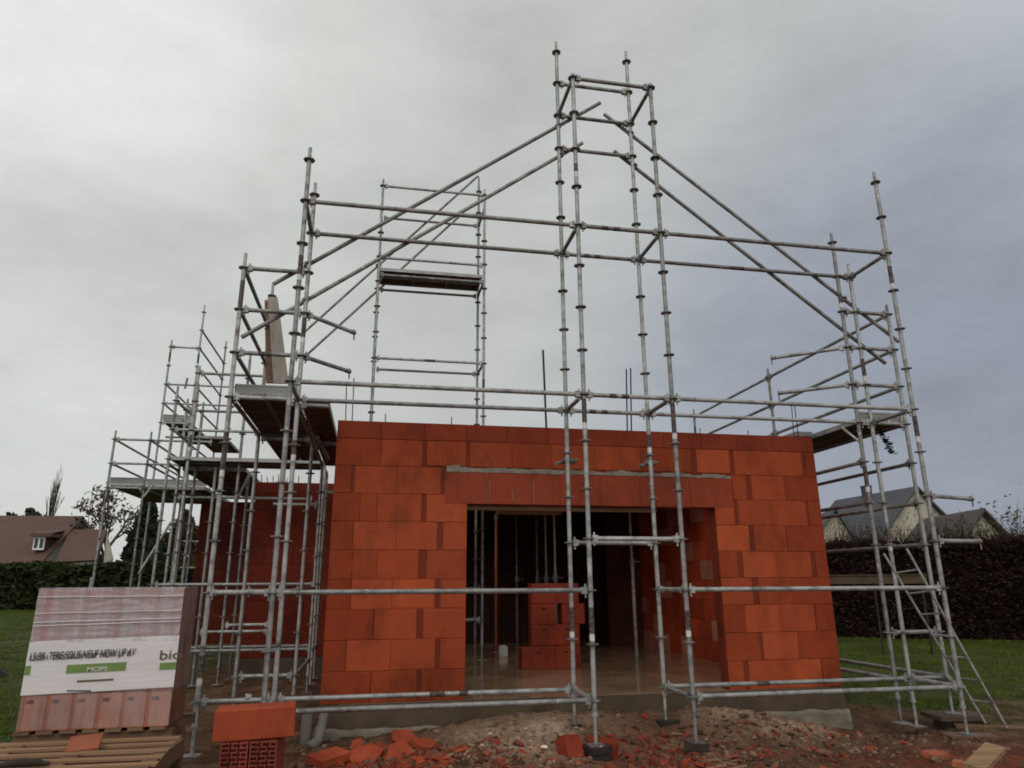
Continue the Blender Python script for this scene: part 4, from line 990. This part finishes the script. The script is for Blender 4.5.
conifer(gbase(176, 50), 5.2, 3.2, 'low brown bushy tree right of the dark conifer, seen between scaffold tubes', 14, 5000, M['leaf_brown'])
for i, (px, Y, h, lbl) in enumerate(((950, 25, 5.2, 'thin young tree with few leaves right of the scaffold corner'), (1004, 22, 5.4, 'leafy sapling at the right picture edge above the hedge'), (985, 23.5, 4.5, 'short sapling between the thin tree and the leafy sapling'), (1024, 21, 4.6, 'sapling rising from the hedge beyond the leafy one'))):
    p = at(px, 590, Y); tree('sapling', (p.x, Y, gz(p.x, Y)-.1), h, .42, '', lbl, 30+i, M['leaf_pale'], 200, (.05, .11), .03, 4, 1.0)
b = MB()                                               # hanging leafy sprig caught on the right deck
random.seed(3); p0 = at(881, 431, 7.9)
for k in range(170):
    t = random.random(); leaf_cloud(b, 1, lambda: p0+Vector((.12*t+random.gauss(0, .02), random.gauss(0, .02), -.30*t)), .015, .035)
b.tube(p0, p0+Vector((.12, 0, -.3)), .003, 4, tone=.3)
tag(b.build('plant_sprig', M['leaf_conifer']), 'dark leafy sprig hanging below the right deck between the uprights', 'sprig')

# ------------------------------------------------------------------ neighbouring houses
def gable_house(name, r0, r1, half, eave, base, roofm, label, group=None, over=.3, chim=None, windows=()):
    r0 = Vector(r0); r1 = Vector(r1); t = thing(name, ((r0.x+r1.x)/2, (r0.y+r1.y)/2, base), label, 'house', group)
    d = Vector((r1.x-r0.x, r1.y-r0.y, 0)).normalized(); n = Vector((-d.y, d.x, 0)); zr0, zr1 = r0.z, r1.z
    b = MB(); vs = []
    for r in (r0+d*over, r1-d*over):
        for s, z in ((-1, base), (-1, eave), (0, None), (1, eave), (1, base)):
            q = Vector((r.x, r.y, 0))+n*s*(half-.15); vs.append((q.x, q.y, z if z is not None else r.z-.1))
    b.add(vs, [(0,1,2,3,4), (9,8,7,6,5), (0,5,6,1), (4,3,8,9), (0,4,9,5)]); b.build('wall', M['render'], t)
    b = MB()
    for s in (-1, 1):
        e = n*s*(half+.25); dz = (r0.z-eave)*.25/half
        q = [r0-d*.1, r1+d*.1]; lo = [Vector((p.x, p.y, 0))+e for p in q]
        top = [q[0], q[1], Vector((lo[1].x, lo[1].y, eave-dz)), Vector((lo[0].x, lo[0].y, eave-dz))]
        vv = top+[p-Vector((0, 0, .16)) for p in top]
        fs = [(0,1,2,3),(7,6,5,4),(0,4,5,1),(1,5,6,2),(2,6,7,3),(3,7,4,0)]
        b.add(vv, fs if s < 0 else [tuple(reversed(f_)) for f_ in fs])
    rf = b.build('roof', roofm, t)
    if chim is not None:
        p = r0.lerp(r1, chim); b = MB(); b.box(p.x-.28, p.x+.28, p.y-.28, p.y+.28, p.z-.6, p.z+.62); b.box(p.x-.33, p.x+.33, p.y-.33, p.y+.33, p.z+.6205, p.z+.70); b.build('chimney', M['render'] if roofm is not M['tile_slate'] else M['tile_slate'], rf)
    return t, n, d
hA, _, _ = gable_house('neighbour_house', at(836, 500, 54), at(917, 486, 45), 4.6, 3.3, -1, M['tile_slate'], 'cream house with a long slate roof behind the right hedge', 'houses beyond the hedges', chim=.42)
hB_, _, _ = gable_house('neighbour_house', at(922, 519, 37.5), at(983, 508, 33.5), 2.4, 2.7, -1, M['tile_dark'], 'low cream house with brown roof right of the scaffold corner', 'houses beyond the hedges')
b = MB(); A_ = at(835, 511, 44.5); eL, eR = at(812, 548, 44.5), at(864, 556, 43.5)
b.add([(eL.x, eL.y, -1), (eR.x, eR.y, -1), eR, A_, eL]+[(p[0]+1.5, p[1]+4, p[2]) for p in ((eL.x, eL.y, -1), (eR.x, eR.y, -1), eR, A_, eL)], [(0,1,2,3,4),(9,8,7,6,5),(1,6,7,2),(0,4,9,5)]); b.build('gable_wall', M['render'], hA)
b = MB(); up_ = Vector((0, 0, .15)); fo = Vector((-.2, -.4, 0)); bk = Vector((1.5, 4, .0))
for e_ in (eL, eR):
    vv = [A_+fo+up_*.2, e_+fo+up_*.2, e_+bk+up_*.2, A_+bk+up_*.2]; b.add(vv+[p+up_ for p in vv], [(0,1,2,3),(7,6,5,4),(0,4,5,1),(1,5,6,2),(2,6,7,3),(3,7,4,0)])
b.build('gable_roof', M['tile_slate'], hA)
LHt, nL, dL = gable_house('neighbour_house', at(-70, 515, 62), at(82.5, 516, 60), 5.2, 1.9, 0, M['tile_brown'], 'brown tiled house with a small dormer behind the left hedge', 'houses beyond the hedges')
b = MB()                                               # hipped side roof
r0, r1 = at(70, 529.5, 59), at(107, 529.5, 57.5); e0, e1, e2 = at(58, 566, 56), at(118, 566, 55), at(104, 566, 54.5)
b.add([r0, r1, at(96, 560, 54.5), at(55, 562, 55)], [(0, 3, 2, 1)]); b.add([p+Vector((0, .2, -.1)) for p in (r0, r1, at(96, 560, 54.5), at(55, 562, 55))], [(0, 1, 2, 3)])
b.build('roof', M['tile_brown'], LHt)
b = MB(); p = at(107, 531, 57.6); q1, q2 = at(113.5, 558, 57), at(103, 566, 55); b.add([p, q1, (q1.x, q1.y, 0), (q2.x, q2.y, 0), q2], [(0, 4, 3, 2, 1)]); b.build('wall', M['render'], LHt)
# dormer with its window
dY = 56.6; pa, pb = at(32.5, 550, dY), at(46, 537, dY)
b = MB(); b.box(pa.x, pb.x, dY, dY+3, pa.z, pb.z); dm = b.build('dormer', M['tile_brown'], LHt)
b = MB(); b.box(pa.x-.2, pb.x+.45, dY-.3, dY+3.4, pb.z+.002, pb.z+.25); b.add([(pa.x-.2, dY-.3, pb.z+.251), (pb.x+.45, dY-.3, pb.z+.251), (pb.x+.3, dY+3, pb.z+.75), (pa.x, dY+3, pb.z+.75)], [(0, 1, 2, 3)]); b.build('dormer_roof', M['tile_brown'], dm)
b = MB(); w_ = pb.x-pa.x
for (u0, u1, v0, v1) in ((0, 1, 0, .14), (0, 1, .88, 1), (0, .1, .14, .88), (.9, 1, .14, .88), (.42, .58, .14, .88)): b.box(pa.x+w_*u0, pa.x+w_*u1, dY-.09, dY-.003, pa.z+(pb.z-pa.z)*v0, pa.z+(pb.z-pa.z)*v1)
b.build('window_frame', M['frame_white'], dm)
b = MB(); b.box(pa.x+.05, pb.x-.05, dY-.04, dY-.002, pa.z+.1, pb.z-.1); b.build('window_pane', M['glass_far'], dm)
# low grey panel on legs beyond the right lane
b = MB(); p, q = at(822, 576, 15.5), at(926, 574, 14.5); d_ = (q-p); d_.z = 0; Lw = d_.length; mt = Matrix.Translation((p.x, p.y, 0)) @ Matrix.Rotation(math.atan2(d_.y, d_.x), 4, 'Z')
b.box(0, Lw, 0, .12, 1.04, 1.22, mat=mt); b.box(0, Lw, -.03, .15, 1.2205, 1.245, mat=mt)
[b.box(Lw*u-.02, Lw*u+.02, .04, .08, -.7, 1.039, mat=mt, mi=1) for u in (.05, .5, .95)]
tag(b.build('grey_panel', [M['slab_dark'], M['block_dark']]), 'low grey horizontal panel behind the ladder, before the dark hedge', 'panel')

# ------------------------------------------------------------------ overcast sky and soft sun
w = bpy.data.worlds.new('World'); SC.world = w; w.use_nodes = True; nt = w.node_tree; nt.nodes.clear()
out = N(nt, 'ShaderNodeOutputWorld'); bg = N(nt, 'ShaderNodeBackground'); nt.links.new(bg.outputs[0], out.inputs[0])
SUN_EL, SUN_AZ = R(42), R(205)
sky = N(nt, 'ShaderNodeTexSky', sky_type='NISHITA'); sky.sun_disc = False; sky.sun_elevation = SUN_EL; sky.sun_rotation = SUN_AZ; sky.air_density = 1.5; sky.dust_density = 4
tc = N(nt, 'ShaderNodeTexCoord'); vec = tc.outputs['Generated']
def dotv(v): 
    n = N(nt, 'ShaderNodeVectorMath', operation='DOT_PRODUCT'); n.inputs[1].default_value = Vector(v).normalized(); nt.links.new(vec, n.inputs[0]); return n.outputs['Value']
def maprange(x, a, b_, c, d):
    n = N(nt, 'ShaderNodeMapRange', interpolation_type='SMOOTHSTEP'); n.inputs[1].default_value = a; n.inputs[2].default_value = b_; n.inputs[3].default_value = c; n.inputs[4].default_value = d; nt.links.new(x, n.inputs[0]); return n.outputs[0]
def lin(c): return tuple((x/255/12.92 if x/255 <= .04045 else ((x/255+.055)/1.055)**2.4) for x in c)
SK = 10.0
bright = dotv(ray(0, -40)); dark = dotv(ray(1010, 470)); lowl = dotv(ray(-60, 520)); zen = dotv((0, 0, 1)); back = dotv((-.2, -1, .45))
mp = N(nt, 'ShaderNodeMapping'); mp.inputs['Scale'].default_value = (1, 1, 2.2); nt.links.new(vec, mp.inputs[0])
cloud = noise_n(nt, mp.outputs[0], 2.1, 7, .6); cloud2 = noise_n(nt, mp.outputs[0], 6.5, 5, .55)
c = ramp(nt, bright, [(.40, lin((196, 201, 205))), (.62, lin((187, 190, 190))), (.84, lin((187, 189, 186))), (.95, lin((203, 204, 200))), (1.0, lin((228, 228, 226)))])
c = mix(nt, maprange(dark, .80, 1.0, 0, .95), c, lin((143, 150, 163)))
c = mix(nt, maprange(lowl, .93, 1.0, 0, .85), c, lin((208, 211, 207)))
c = mix(nt, 1.0, c, ramp(nt, mix(nt, .32, cloud, cloud2), [(.32, .82), (.5, 1.0), (.68, 1.14)]), 'MULTIPLY')
c = mix(nt, maprange(back, .1, 1.0, 0, 1), c, (.98, .96, .93))
sc = N(nt, 'ShaderNodeVectorMath', operation='SCALE'); sc.inputs['Scale'].default_value = SK; nt.links.new(c, sc.inputs[0])
skyc = N(nt, 'ShaderNodeVectorMath', operation='SCALE'); skyc.inputs['Scale'].default_value = 1.0; nt.links.new(sky.outputs[0], skyc.inputs[0])
fin = mix(nt, .04, sc.outputs[0], skyc.outputs[0])
nt.links.new(fin, bg.inputs[0]); bg.inputs[1].default_value = .1
sun = bpy.data.lights.new('sun', 'SUN'); so = bpy.data.objects.new('sun', sun); COL.objects.link(so)
sun.energy = .5; sun.angle = R(25); sun.color = (1, .96, .9)
dirv = Vector((math.sin(SUN_AZ)*math.cos(SUN_EL), math.cos(SUN_AZ)*math.cos(SUN_EL), math.sin(SUN_EL)))
so.rotation_euler = dirv.to_track_quat('Z', 'Y').to_euler()
